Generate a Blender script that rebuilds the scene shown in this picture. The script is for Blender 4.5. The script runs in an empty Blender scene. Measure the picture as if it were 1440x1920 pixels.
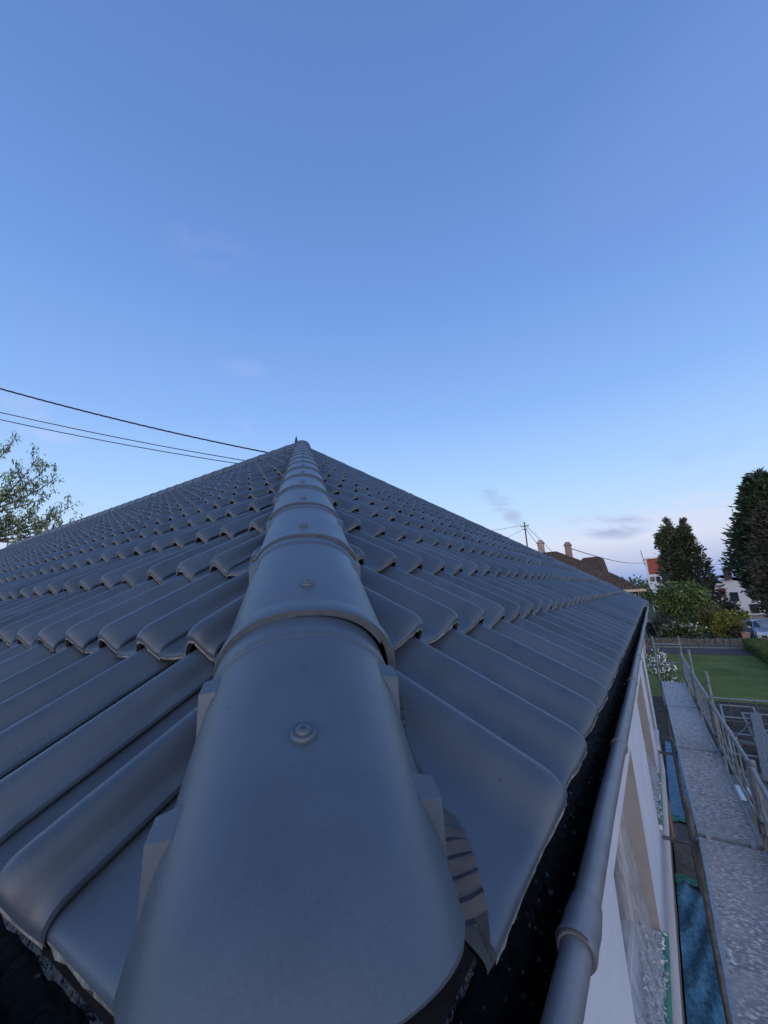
import bpy, bmesh, math, random
import numpy as np
from mathutils import Vector, Matrix
random.seed(7); RNG=np.random.default_rng(7)
SC=bpy.context.scene; COL=SC.collection
R=math.radians; PI=math.pi
# ------------------------------------------------------------------ camera
PITCH,ROLL,PSI=0.2172,-0.0510,0.5767
CAM=Vector((-0.1806,-0.1677,0.3169))
F=Vector((math.cos(PITCH)*math.cos(PSI),math.cos(PITCH)*math.sin(PSI),math.sin(PITCH)))
Rt=Vector((math.sin(PSI),-math.cos(PSI),0)); Up=Rt.cross(F)
R2=math.cos(ROLL)*Rt+math.sin(ROLL)*Up; U2=-math.sin(ROLL)*Rt+math.cos(ROLL)*Up
cd=bpy.data.cameras.new('camera'); cam=bpy.data.objects.new('camera',cd); COL.objects.link(cam)
cam.matrix_world=Matrix(((R2.x,U2.x,-F.x,CAM.x),(R2.y,U2.y,-F.y,CAM.y),(R2.z,U2.z,-F.z,CAM.z),(0,0,0,1)))
cd.sensor_fit='HORIZONTAL'; cd.sensor_width=36; cd.lens=36*743.84/1440
cd.clip_start=0.02; cd.clip_end=2000
SC.camera=cam
# ------------------------------------------------------------------ world: clear dusk sky
SUN_AZ=R(213); SUN_EL=R(3)
w=bpy.data.worlds.new('World'); SC.world=w; w.use_nodes=True
nt=w.node_tree; nt.nodes.clear()
def N(t,kind,**k):
    n=t.nodes.new(kind)
    for a,b in k.items():
        if a.startswith('i_'): n.inputs[a[2:].replace('_',' ')].default_value=b
        else: setattr(n,a,b)
    return n
out=N(nt,'ShaderNodeOutputWorld'); bg=N(nt,'ShaderNodeBackground'); bg2=N(nt,'ShaderNodeBackground'); add=N(nt,'ShaderNodeAddShader')
sky=N(nt,'ShaderNodeTexSky'); sky.sky_type='NISHITA'; sky.sun_disc=False; sky.sun_elevation=SUN_EL; sky.sun_rotation=R(90)-SUN_AZ
bg2.inputs[1].default_value=0.05
nt.links.new(sky.outputs[0],bg2.inputs[0])
tc=N(nt,'ShaderNodeTexCoord'); sep=N(nt,'ShaderNodeSeparateXYZ'); nt.links.new(tc.outputs['Generated'],sep.inputs[0])
def lin(c): return tuple(((v/255)/12.92 if v/255<=.04045 else ((v/255+.055)/1.055)**2.4) for v in c)+(1,)
ramp=N(nt,'ShaderNodeValToRGB'); el=ramp.color_ramp
stops=[(0.0,(112,148,205)),(0.022,(126,163,224)),(0.055,(166,182,226)),(0.10,(200,208,238)),(0.17,(178,208,246)),(0.26,(160,199,248)),(0.42,(130,174,240)),(0.62,(106,150,222)),(0.80,(93,134,203)),(1.0,(84,120,184))]
while len(el.elements)<len(stops): el.elements.new(.5)
for e,(p,c) in zip(el.elements,stops): e.position=p; e.color=lin(c)
nt.links.new(sep.outputs[2],ramp.inputs[0])
# the afterglow low in the west, behind the photographer
def M(op,a,b=None,t=nt,clamp=False):
    n=t.nodes.new('ShaderNodeMath'); n.operation=op; n.use_clamp=clamp
    for i,v in enumerate((a,b)):
        if v is None: continue
        if isinstance(v,(int,float)): n.inputs[i].default_value=v
        else: t.links.new(v,n.inputs[i])
    return n.outputs[0]
def dotdir(d):
    v=N(nt,'ShaderNodeVectorMath',operation='DOT_PRODUCT'); nt.links.new(tc.outputs['Generated'],v.inputs[0]); v.inputs[1].default_value=d
    return v.outputs['Value']
west=dotdir((math.cos(SUN_AZ),math.sin(SUN_AZ),0.12))
glow=M('POWER',M('MAXIMUM',west,0.0),1.4)
lowm=M('SUBTRACT',1.0,M('MULTIPLY',M('ABSOLUTE',sep.outputs[2]),1.05),clamp=True)
glow=M('MULTIPLY',glow,M('POWER',lowm,1.1))
gcol=N(nt,'ShaderNodeMixRGB',blend_type='ADD'); nt.links.new(glow,gcol.inputs[0]); nt.links.new(ramp.outputs[0],gcol.inputs[1]); gcol.inputs[2].default_value=(1.75,1.62,1.62,1)
cur=gcol.outputs[0]
# thin wisps of cloud
noi=N(nt,'ShaderNodeTexNoise'); noi.inputs['Scale'].default_value=9; noi.inputs['Detail'].default_value=5; noi.inputs['Distortion'].default_value=.7
mp=N(nt,'ShaderNodeMapping'); mp.inputs['Scale'].default_value=(1,1,4.2); nt.links.new(tc.outputs['Generated'],mp.inputs[0]); nt.links.new(mp.outputs[0],noi.inputs[0])
for d,rad,st,c in [((.912,.325,.252),.030,.3,(150,172,220)),((.925,.297,.236),.032,.5,(142,162,210)),((.939,.272,.211),.032,.75,(144,162,210)),((.951,.253,.18),.026,.7,(146,160,206)),((.958,.239,.159),.022,.5,(152,166,210)),((.991,.046,.127),.075,.9,(140,154,204)),((.980,.10,.155),.05,.5,(170,178,220)),((.957,-.127,.262),.09,.35,(150,180,226)),((.987,-.082,.145),.10,.5,(214,208,234)),
                   ((.372,.626,.686),.10,.22,(150,160,216)),((.504,.687,.523),.06,.3,(160,176,228)),((.543,.733,.409),.05,.3,(170,186,238)),((.236,.909,.345),.07,.4,(190,200,240)),((.196,.903,.383),.06,.3,(176,192,238)),((.689,-.23,.687),.35,.35,(122,145,216))]:
    L=math.sqrt(sum(x*x for x in d)); d=tuple(x/L for x in d)
    # stretched sideways: weigh the vertical offset more
    dz=M('SUBTRACT',sep.outputs[2],d[2]); dd=M('SUBTRACT',1.0,dotdir(d))
    k=M('ADD',M('MULTIPLY',dd,2/rad**2),M('MULTIPLY',M('MULTIPLY',dz,dz),(5 if rad>.045 else 1)/rad**2))
    m=M('SUBTRACT',1.0,k,clamp=True)
    nz=M('MULTIPLY',M('SUBTRACT',noi.outputs[0],.40),5.0,clamp=True) if rad<.3 else 1.0
    fac=M('MULTIPLY',M('MULTIPLY',m,nz),st)
    mx=N(nt,'ShaderNodeMixRGB'); nt.links.new(fac,mx.inputs[0]); nt.links.new(cur,mx.inputs[1]); mx.inputs[2].default_value=lin(c); cur=mx.outputs[0]
nt.links.new(cur,bg.inputs[0]); bg.inputs[1].default_value=1.0
nt.links.new(bg.outputs[0],add.inputs[0]); nt.links.new(bg2.outputs[0],add.inputs[1]); nt.links.new(add.outputs[0],out.inputs[0])
# ------------------------------------------------------------------ sun just above the western horizon, very weak
sl=bpy.data.lights.new('sun','SUN'); sl.energy=0.06; sl.angle=R(20); sl.color=(1,.82,.66)
so=bpy.data.objects.new('sun',sl); COL.objects.link(so)
so.rotation_euler=Vector((math.cos(SUN_AZ)*math.cos(R(8)),math.sin(SUN_AZ)*math.cos(R(8)),math.sin(R(8)))).to_track_quat('Z','Y').to_euler()
SC.view_settings.view_transform='Standard'; SC.view_settings.look='None'; SC.view_settings.exposure=0; SC.view_settings.gamma=1
# ------------------------------------------------------------------ materials
def mat(name,c1,c2=None,scale=5.0,rough=.6,spec=.4,bump=0.0,bscale=60.0,metal=0.0,contrast=(.35,.65),detail=6,vary=None,bdist=.01,rough2=None,stretch=None):
    m=bpy.data.materials.new(name); m.use_nodes=True; t=m.node_tree; b=t.nodes['Principled BSDF']
    b.inputs['Roughness'].default_value=rough; b.inputs['Specular IOR Level'].default_value=spec; b.inputs['Metallic'].default_value=metal
    tc=t.nodes.new('ShaderNodeTexCoord'); src=tc.outputs['Object']
    if stretch:
        mp=t.nodes.new('ShaderNodeMapping'); mp.inputs['Scale'].default_value=stretch; t.links.new(src,mp.inputs[0]); src=mp.outputs[0]
    col=None
    if c2 is not None:
        n=t.nodes.new('ShaderNodeTexNoise'); n.inputs['Scale'].default_value=scale; n.inputs['Detail'].default_value=detail; n.inputs['Roughness'].default_value=.6
        t.links.new(src,n.inputs[0])
        r=t.nodes.new('ShaderNodeValToRGB'); r.color_ramp.elements[0].position=contrast[0]; r.color_ramp.elements[1].position=contrast[1]
        r.color_ramp.elements[0].color=tuple(c1)+(1,); r.color_ramp.elements[1].color=tuple(c2)+(1,)
        t.links.new(n.outputs[0],r.inputs[0]); col=r.outputs[0]
        if rough2 is not None:
            mr=t.nodes.new('ShaderNodeMapRange'); mr.inputs['To Min'].default_value=rough; mr.inputs['To Max'].default_value=rough2
            t.links.new(n.outputs[0],mr.inputs[0]); t.links.new(mr.outputs[0],b.inputs['Roughness'])
    if vary:
        at=t.nodes.new('ShaderNodeAttribute'); at.attribute_name='tone'
        mx=t.nodes.new('ShaderNodeMixRGB'); mx.blend_type='MULTIPLY'; mx.inputs[0].default_value=1
        if col is None: mx.inputs[1].default_value=tuple(c1)+(1,)
        else: t.links.new(col,mx.inputs[1])
        t.links.new(at.outputs['Color'],mx.inputs[2]); col=mx.outputs[0]
    if col is None: b.inputs['Base Color'].default_value=tuple(c1)+(1,)
    else: t.links.new(col,b.inputs['Base Color'])
    if bump:
        n2=t.nodes.new('ShaderNodeTexNoise'); n2.inputs['Scale'].default_value=bscale; n2.inputs['Detail'].default_value=5
        t.links.new(src,n2.inputs[0])
        bp=t.nodes.new('ShaderNodeBump'); bp.inputs['Strength'].default_value=bump; bp.inputs['Distance'].default_value=bdist
        t.links.new(n2.outputs[0],bp.inputs['Height']); t.links.new(bp.outputs[0],b.inputs['Normal'])
    return m
def tile_mat(name,base,vary=True):
    # engobed clay: fine grain, faint cloudy dust, a few scuffs
    m=bpy.data.materials.new(name); m.use_nodes=True; t=m.node_tree; b=t.nodes['Principled BSDF']
    b.inputs['Roughness'].default_value=.38; b.inputs['Specular IOR Level'].default_value=.56
    tc=t.nodes.new('ShaderNodeTexCoord'); src=tc.outputs['Object']
    def noise(s,d=4,r=.6):
        n=t.nodes.new('ShaderNodeTexNoise'); n.inputs['Scale'].default_value=s; n.inputs['Detail'].default_value=d; n.inputs['Roughness'].default_value=r; t.links.new(src,n.inputs[0]); return n.outputs[0]
    a=noise(9,5); g=noise(420,3,.8); s=noise(34,6,.75)
    k=M('ADD',M('MULTIPLY',a,.62,t),M('MULTIPLY',g,.55,t),t); k=M('ADD',k,.42,t)
    sp=M('MULTIPLY',M('SUBTRACT',s,.66,t),6.0,t,True)      # pale dusty scuffs
    mx=t.nodes.new('ShaderNodeMixRGB'); mx.blend_type='MULTIPLY'; mx.inputs[0].default_value=1; mx.inputs[1].default_value=tuple(base)+(1,)
    t.links.new(k,mx.inputs[2]); c=mx.outputs[0]
    m2=t.nodes.new('ShaderNodeMixRGB'); t.links.new(M('MULTIPLY',sp,.16,t),m2.inputs[0]); t.links.new(c,m2.inputs[1]); m2.inputs[2].default_value=(.36,.35,.34,1); c=m2.outputs[0]
    vo=t.nodes.new('ShaderNodeTexVoronoi'); vo.inputs['Scale'].default_value=19; t.links.new(src,vo.inputs[0])   # rare dark pits
    rv=t.nodes.new('ShaderNodeTexNoise'); rv.inputs['Scale'].default_value=6; t.links.new(src,rv.inputs[0])
    pit=M('MULTIPLY',M('LESS_THAN',vo.outputs['Distance'],.045,t),M('GREATER_THAN',rv.outputs[0],.52,t),t)
    m3=t.nodes.new('ShaderNodeMixRGB'); t.links.new(M('MULTIPLY',pit,.75,t),m3.inputs[0]); t.links.new(c,m3.inputs[1]); m3.inputs[2].default_value=(.03,.03,.035,1); c=m3.outputs[0]
    if vary:
        at=t.nodes.new('ShaderNodeAttribute'); at.attribute_name='tone'
        m4=t.nodes.new('ShaderNodeMixRGB'); m4.blend_type='MULTIPLY'; m4.inputs[0].default_value=1; t.links.new(c,m4.inputs[1]); t.links.new(at.outputs['Color'],m4.inputs[2]); c=m4.outputs[0]
    t.links.new(c,b.inputs['Base Color'])
    t.links.new(M('ADD',M('MULTIPLY',a,.26,t),.27,t),b.inputs['Roughness'])
    bp=t.nodes.new('ShaderNodeBump'); bp.inputs['Strength'].default_value=.22; bp.inputs['Distance'].default_value=.0006
    t.links.new(M('ADD',g,M('MULTIPLY',s,1.2,t),t),bp.inputs['Height']); t.links.new(bp.outputs[0],b.inputs['Normal'])
    return m
TILE=tile_mat('anthracite_tile',(.056,.079,.110))
CAPM=tile_mat('anthracite_cap',(.060,.083,.111),False)
EDGE=mat('raw_tile_edge',(.10,.10,.10),(.27,.265,.25),60,.8,.3,.6,200,bdist=.002)
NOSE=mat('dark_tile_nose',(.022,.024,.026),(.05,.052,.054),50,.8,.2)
RIM=mat('worn_cap_rim',(.07,.085,.105),(.11,.125,.145),60,.7,.3)
DARK=mat('black_underlay_and_shade',(.005,.005,.006),(.010,.010,.011),20,.7,.12,.4,30)  # roof underlay; also the shade painted under tile noses, and cap insides
FLASH=mat('lead_grey_flashing',(.020,.026,.036),(.036,.044,.056),60,.5,.4,.3,120,bdist=.002)
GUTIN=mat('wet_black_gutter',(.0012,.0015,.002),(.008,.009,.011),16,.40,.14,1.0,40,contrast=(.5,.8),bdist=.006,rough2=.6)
GUT=mat('anthracite_gutter',(.135,.145,.165),(.175,.185,.205),14,.42,.5,.15,300,bdist=.001)
PLAST=mat('white_plaster',(.50,.53,.60),(.57,.60,.66),3,.85,.2,.35,260,bdist=.003)
BEIGE=mat('beige_plaster',(.30,.285,.275),(.35,.33,.315),10,.85,.2,.3,260,bdist=.003)
PVC=mat('white_window_frame',(.62,.63,.65),(.68,.69,.7),8,.35,.5)
GLASS=mat('dark_window_glass',(.02,.024,.03),(.03,.035,.04),2,.08,.6)
GALV=mat('galvanised_steel',(.13,.155,.165),(.26,.29,.30),18,.45,.5,.2,90,metal=.25,bdist=.002)
OLDG=mat('weathered_steel',(.085,.09,.09),(.17,.17,.165),14,.6,.4,.3,60,metal=.3,bdist=.002)
DECKM=mat('plaster_spattered_deck',(.25,.23,.225),(.84,.81,.77),26,.72,.3,.4,60,contrast=(.47,.66),detail=12,bdist=.003,stretch=(1.6,1,1))
def _deck():
    t=DECKM.node_tree; b=t.nodes['Principled BSDF']; src=b.inputs['Base Color'].links[0].from_socket
    tc=t.nodes.new('ShaderNodeTexCoord'); n=t.nodes.new('ShaderNodeTexNoise'); n.inputs['Scale'].default_value=3.2; n.inputs['Detail'].default_value=9; n.inputs['Roughness'].default_value=.7
    t.links.new(tc.outputs['Object'],n.inputs[0]); r=t.nodes.new('ShaderNodeValToRGB'); r.color_ramp.elements[0].position=.40; r.color_ramp.elements[1].position=.62
    r.color_ramp.elements[0].color=(0,0,0,1); r.color_ramp.elements[1].color=(1,1,1,1); t.links.new(n.outputs[0],r.inputs[0])
    m=t.nodes.new('ShaderNodeMixRGB'); t.links.new(r.outputs[0],m.inputs[0]); m.inputs[1].default_value=(.46,.405,.38,1); t.links.new(src,m.inputs[2])
    m2=t.nodes.new('ShaderNodeMixRGB'); m2.inputs[0].default_value=.30; t.links.new(m.outputs[0],m2.inputs[1]); t.links.new(src,m2.inputs[2]); t.links.new(m2.outputs[0],b.inputs['Base Color'])
_deck()
DECKE=mat('aluminium_deck_edge',(.26,.27,.29),(.40,.42,.44),20,.45,.5,metal=.3)
TARP=mat('blue_tarpaulin',(.014,.11,.20),(.12,.27,.35),16,.38,.5,1.0,7,contrast=(.3,.8),bdist=.05)
BOARD=mat('brown_board',(.10,.085,.07),(.16,.14,.115),6,.8,.2)
GTAPE=mat('green_tape',(.02,.16,.10),(.05,.24,.15),10,.4,.5)
RUBB=mat('plaster_rubble',(.42,.43,.44),(.75,.76,.78),30,.9,.2)
RED=mat('red_brick',(.30,.075,.05),(.40,.11,.075),12,.85,.2)
PINKB=mat('pink_brick',(.36,.235,.20),(.28,.17,.14),12,.85,.2)
BLACK=mat('black_rubber',(.015,.015,.017),None,rough=.5)
BARK=mat('bark',(.10,.08,.065),(.17,.14,.11),14,.9,.2,.8,30)
BIRCHB=mat('pale_bark',(.38,.37,.34),(.55,.54,.50),9,.8,.2)
# ------------------------------------------------------------------ mesh helpers
class MB:
    def __init__(s): s.v=[]; s.f=[]; s.m=[]; s.n=0; s.t=[]
    def add(s,vs,fs,mi=0,tone=1.0):
        vs=np.asarray(vs,float).reshape(-1,3); s.v.append(vs)
        for f in fs: s.f.append(tuple(int(i)+s.n for i in f)); s.m.append(mi)
        s.t.append(np.full(len(vs),tone)); s.n+=len(vs)
    def box(s,x0,x1,y0,y1,z0,z1,mi=0):
        vs=[(x,y,z) for x in (x0,x1) for y in (y0,y1) for z in (z0,z1)]
        s.add(vs,[(0,1,3,2),(4,6,7,5),(0,4,5,1),(2,3,7,6),(0,2,6,4),(1,5,7,3)],mi)
    def obox(s,c,ax,ay,az,mi=0):   # half-axis vectors
        c,ax,ay,az=(np.array(q,float) for q in (c,ax,ay,az))
        vs=[c+i*ax+j*ay+k*az for i in (-1,1) for j in (-1,1) for k in (-1,1)]
        s.add(vs,[(0,1,3,2),(4,6,7,5),(0,4,5,1),(2,3,7,6),(0,2,6,4),(1,5,7,3)],mi)
    def tube(s,pts,r,n=8,mi=0,cap=True):
        pts=[np.array(p,float) for p in pts]; k=len(pts); rr=r if hasattr(r,'__len__') else [r]*k
        vs=[];prev=None
        for i,p in enumerate(pts):
            d=pts[min(i+1,k-1)]-pts[max(i-1,0)]; d/=np.linalg.norm(d)+1e-12
            a=np.array([0,0,1.]) if abs(d[2])<.9 else np.array([1.,0,0])
            if prev is not None: a=prev
            u=np.cross(d,a); u/=np.linalg.norm(u)+1e-12; v=np.cross(u,d); prev=v
            for j in range(n): vs.append(p+rr[i]*(math.cos(2*PI*j/n)*u+math.sin(2*PI*j/n)*v))
        fs=[(i*n+j,i*n+(j+1)%n,(i+1)*n+(j+1)%n,(i+1)*n+j) for i in range(k-1) for j in range(n)]
        if cap: fs+= [tuple(range(n-1,-1,-1)),tuple((k-1)*n+j for j in range(n))]
        s.add(vs,fs,mi)
    def grid(s,P,mi=0,tone=1.0,flip=False):
        P=np.asarray(P,float); a,b=P.shape[:2]
        fs=[]
        for i in range(a-1):
            for j in range(b-1):
                q=(i*b+j,i*b+j+1,(i+1)*b+j+1,(i+1)*b+j)
                fs.append(q[::-1] if flip else q)
        s.add(P.reshape(-1,3),fs,mi,tone)
    def build(s,name,mats,parent=None,smooth=True,auto=35,loc=None):
        me=bpy.data.meshes.new(name)
        V=np.concatenate(s.v) if s.v else np.zeros((0,3))
        if loc is not None: V=V-np.array(loc)
        me.from_pydata(V.tolist(),[],s.f)
        if not isinstance(mats,(list,tuple)): mats=[mats]
        for m in mats: me.materials.append(m)
        me.polygons.foreach_set('material_index',np.array(s.m,dtype=np.int32))
        T=np.concatenate(s.t) if s.t else np.zeros(0)
        if len(T) and (T!=1).any():
            ca=me.color_attributes.new('tone','FLOAT_COLOR','POINT')
            c=np.ones((len(T),4),dtype=np.float32); c[:,:3]=T[:,None]; ca.data.foreach_set('color',c.ravel())
        elif len(T):
            ca=me.color_attributes.new('tone','FLOAT_COLOR','POINT'); ca.data.foreach_set('color',np.ones(len(T)*4,dtype=np.float32))
        if smooth:
            me.polygons.foreach_set('use_smooth',np.ones(len(me.polygons),dtype=bool))
            try: me.set_sharp_from_angle(angle=R(auto))
            except Exception: pass
        me.update()
        o=bpy.data.objects.new(name,me); COL.objects.link(o)
        if loc is not None: o.location=loc
        if parent is not None: o.parent=parent
        return o
def tag(o,label=None,cat=None,group=None,kind=None):
    if label: o['label']=label
    if cat: o['category']=cat
    if group: o['group']=group
    if kind: o['kind']=kind
    return o
def thing(name,label,cat,loc=(0,0,0),group=None):
    o=bpy.data.objects.new(name,None); COL.objects.link(o); o.empty_display_size=.1; o.location=loc
    return tag(o,label,cat,group)
def shear(mb):
    for v in mb.v: v[:,1]+=.0245*np.maximum(0,v[:,0]-5.31)
    return mb
def child(mb,name,m,root,**k):      # world-space mesh data under an Empty placed at root.location
    return mb.build(name,m,root,loc=None,**k) if tuple(root.location)==(0,0,0) else _child(mb,name,m,root,**k)
def _child(mb,name,m,root,**k):
    off=np.array(root.location); mb.v=[v-off for v in mb.v]; return mb.build(name,m,root,**k)
GZ=-4.1
# ------------------------------------------------------------------ roof geometry
TP=.6555; LH=4.636; TW=.2125; GA=.322; CZ=math.cos(math.atan(TP)); GAU=GA/CZ
YEND=25.0; EAVE0=.0
def smooth(a,b,x): t=np.clip((x-a)/(b-a),0,1); return t*t*(3-2*t)
def prof(s):
    s=np.asarray(s,float)
    h=smooth(.52,.81,s)*.053
    crest=.008*np.exp(-((s-.85)/.085)**2)
    fall=-smooth(.90,1.04,s)*.042
    pan=-.004*np.sin(np.clip(s/.42,0,1)*PI)
    lip=0
    return h+crest+fall+pan+lip
BASE=-.044; LIFT=.048
def tile_grid(u0,v0,O,U,V,Nn,S,T,jit,flat=False,wide=False):
    nt_=len(T); P=np.zeros((nt_+3,len(S),3)); pr=prof(S*.5 if flat else S)
    shape=.009*np.exp(-((S-.0)/.05)**2)+.006*np.exp(-((S-.56)/.05)**2)+.003*smooth(.95,1.05,S)
    if wide: shape=shape*0
    for a,t in enumerate(T):
        rr=.020+.020*smooth(.55,.8,S); k=np.clip(1-t/rr,0,1)
        drop=(.009+.015*smooth(.6,.8,S))*(1-np.sqrt(np.clip(1-k*k,0,1)))
        tt=t+shape*max(0,1-t/.12)
        h=pr+BASE+LIFT*(1-t/GAU)-drop+jit[0]+jit[1]*(S-.5)
        u=u0+(S+jit[2])*TW; v=v0+tt
        P[a+3]=O+np.outer(u,U)+np.outer(v,V)+np.outer(h,Nn)
    base=P[3]
    rag=RNG.normal(0,.0010,len(S))
    P[2]=base-np.outer(.0035+rag*.5,Nn)-np.outer(.0018+rag,V)
    P[1]=base-np.outer(.0060+rag*.5,Nn)-np.outer(.0010-rag,V)
    P[0]=base-np.outer(.0165-.003*smooth(.6,.8,S),Nn)+np.outer(np.full(len(S),.003),V)
    return P
S_HI=np.array([0,.015,.03,.08,.16,.26,.36,.44,.52,.60,.67,.73,.79,.83,.865,.895,.925,.955,.985,1.015,1.055])
S_LO=np.array([0,.05,.2,.4,.55,.68,.78,.85,.895,.94,.99,1.055])
T_HI=np.array([0,.002,.006,.012,.020,.030,.045,.10,.2,.3,GAU+.03]); T_LO=np.array([0,.006,.02,.045,.2,GAU+.03])
def roof_face(name,O,U,V,Nn,u_start,ncol,nrow,region,clips,dist_hi,label=None,parent=None):
    O,U,V,Nn=(np.array(q,float) for q in (O,U,V,Nn))
    mb=MB(); cb=MB()
    cx=np.array(CAM)
    for j in range(nrow):
        for i in range(ncol):
            u0=u_start+i*TW; v0=j*GAU+(.002 if U[0]>0 else (.017 if j==0 else .012))
            cc=[O+U*(u0+du)+V*(v0+dv) for du in (-.01,TW+.02) for dv in (0,GAU+.03)]
            ins=[all(q@n-d>0 for n,d in clips) for q in cc]
            if not any(ins) and not region(cc): continue
            if region(cc)==0: continue
            dd=np.linalg.norm(cc[0]-cx)
            S,T=(S_HI,T_HI) if dd<dist_hi else (S_LO,T_LO)
            flat=False; wide=False
            if name=='roof_slope' and j==0 and O[0]==0:
                if U[0]>0 and abs(u0-.28)<.05: S=np.concatenate([[-.23,-.18,-.12,-.06],S_HI[1:]]); wide=True
                if U[1]<0 and u0>-.42: flat=True; wide=True
            jit=(RNG.normal(0,.0018),RNG.normal(0,.003),RNG.normal(0,.007)); v0+=RNG.normal(0,.0022)
            tone=float(np.clip(RNG.normal(1,.085),.80,1.22))
            P=tile_grid(u0,v0,O,U,V,Nn,S,T,jit,flat,wide)
            tgt=mb if all(ins) else cb
            k=P.shape[0]
            # rows 0-2 form the nose, 2-.. the glazed face
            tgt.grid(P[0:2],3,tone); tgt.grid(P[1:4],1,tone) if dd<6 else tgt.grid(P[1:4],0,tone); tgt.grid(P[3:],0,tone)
            sk=np.stack([P[3:,-1],P[3:,-1]-Nn*.005+U*.0006,P[3:,-1]-Nn*.009-U*.002,P[3:,-1]-Nn*.007-U*.03],axis=1)
            tgt.grid(sk,0,tone)
            if wide and U[0]>0:
                lk=np.stack([P[3:,0],P[3:,0]-Nn*.019,P[3:,0]-Nn*.019+U*.05],axis=1); tgt.grid(lk,0,tone,flip=True)
            # underside seen through the open nose, its shade painted in as black
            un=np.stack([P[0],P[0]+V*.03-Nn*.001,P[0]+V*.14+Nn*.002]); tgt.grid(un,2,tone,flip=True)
            
    if cb.f:   # tiles cut along hip or ridge
        bm=bmesh.new(); V_=np.concatenate(cb.v); T_=np.concatenate(cb.t)
        lay=bm.verts.layers.float.new('t')
        bv=[bm.verts.new(p) for p in V_]
        for b_,t_ in zip(bv,T_): b_[lay]=t_
        for f,mi in zip(cb.f,cb.m):
            try: q=bm.faces.new([bv[a] for a in f]); q.material_index=mi
            except ValueError: pass
        for n,d in clips:
            n=np.array(n,float); L=np.linalg.norm(n)
            bmesh.ops.bisect_plane(bm,geom=bm.verts[:]+bm.edges[:]+bm.faces[:],plane_co=Vector(n/L*(d/L)),plane_no=Vector(n/L),clear_inner=True)
        bm.verts.index_update(); bm.verts.ensure_lookup_table()
        base=mb.n; mb.v.append(np.array([v.co[:] for v in bm.verts]).reshape(-1,3)); mb.t.append(np.array([max(v[lay],.8) for v in bm.verts])); mb.n+=len(bm.verts)
        for f in bm.faces: mb.f.append(tuple(v.index+base for v in f.verts)); mb.m.append(f.material_index)
        bm.free()
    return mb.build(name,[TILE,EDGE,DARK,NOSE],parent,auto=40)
house=thing('house','white rendered house with dark grey tiled hip roof, ridge caps and gutters, nearest the viewer','house')
nR=np.array([0,-TP,1.])*CZ; nL=np.array([-TP,0,1.])*CZ
CUT=.115
# right slope (rises towards +Y), between the near hip x=y and the far hip x+y=2L
roof_face('roof_slope',(0,0,0),(1,0,0),(0,CZ,CZ*TP),nR,.45-.8*TW-2*TW,44,16,
    lambda c:1 if any((p[0]-p[1]>CUT and p[0]+p[1]<2*LH-.03 and p[1]<LH) for p in c) and not (c[0][1]<.2 and c[0][0]<.20) else 0,
    [(np.array([1.,-1,0]),CUT),(np.array([-1.,-1,0]),-(2*LH-.03))],4.5,parent=house)
# left slope (rises towards +X); outside view has +U = -Y
roof_face('roof_slope',(0,0,0),(0,-1,0),(CZ,0,CZ*TP),nL,-.398-TW*1.0-110*TW,114,16,
    lambda c:1 if any((p[1]-p[0]>CUT and p[0]<LH-.03) for p in c) else 0,
    [(np.array([-1.,1,0]),CUT-.02),(np.array([-1.,0,0]),-(LH-.03))],5.0,parent=house)
# slopes hidden behind ridge and far hip: plain tiled sheets
mb=MB()
mb.add([(2*LH,0,0),(2*LH,YEND,0),(LH,YEND-LH,TP*LH),(LH,LH,TP*LH)],[(0,1,2,3)])
mb.add([(0,YEND,0),(2*LH,YEND,0),(LH,YEND-LH,TP*LH)],[(0,2,1)])
mb.build('back_roof_slope',TILE,house)
# underlay under the tiles
mb=MB()
mb.add([(.05,.05,-.055),(2*LH-.05,.05,-.055),(LH,LH,TP*LH-.08)],[(0,1,2)])
mb.add([(.05,.05,-.055),(LH,LH,TP*LH-.08),(LH,YEND-LH,TP*LH-.08),(.05,YEND,-.055)],[(0,1,2,3)])
mb.build('underlay',DARK,house,smooth=False)
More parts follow.
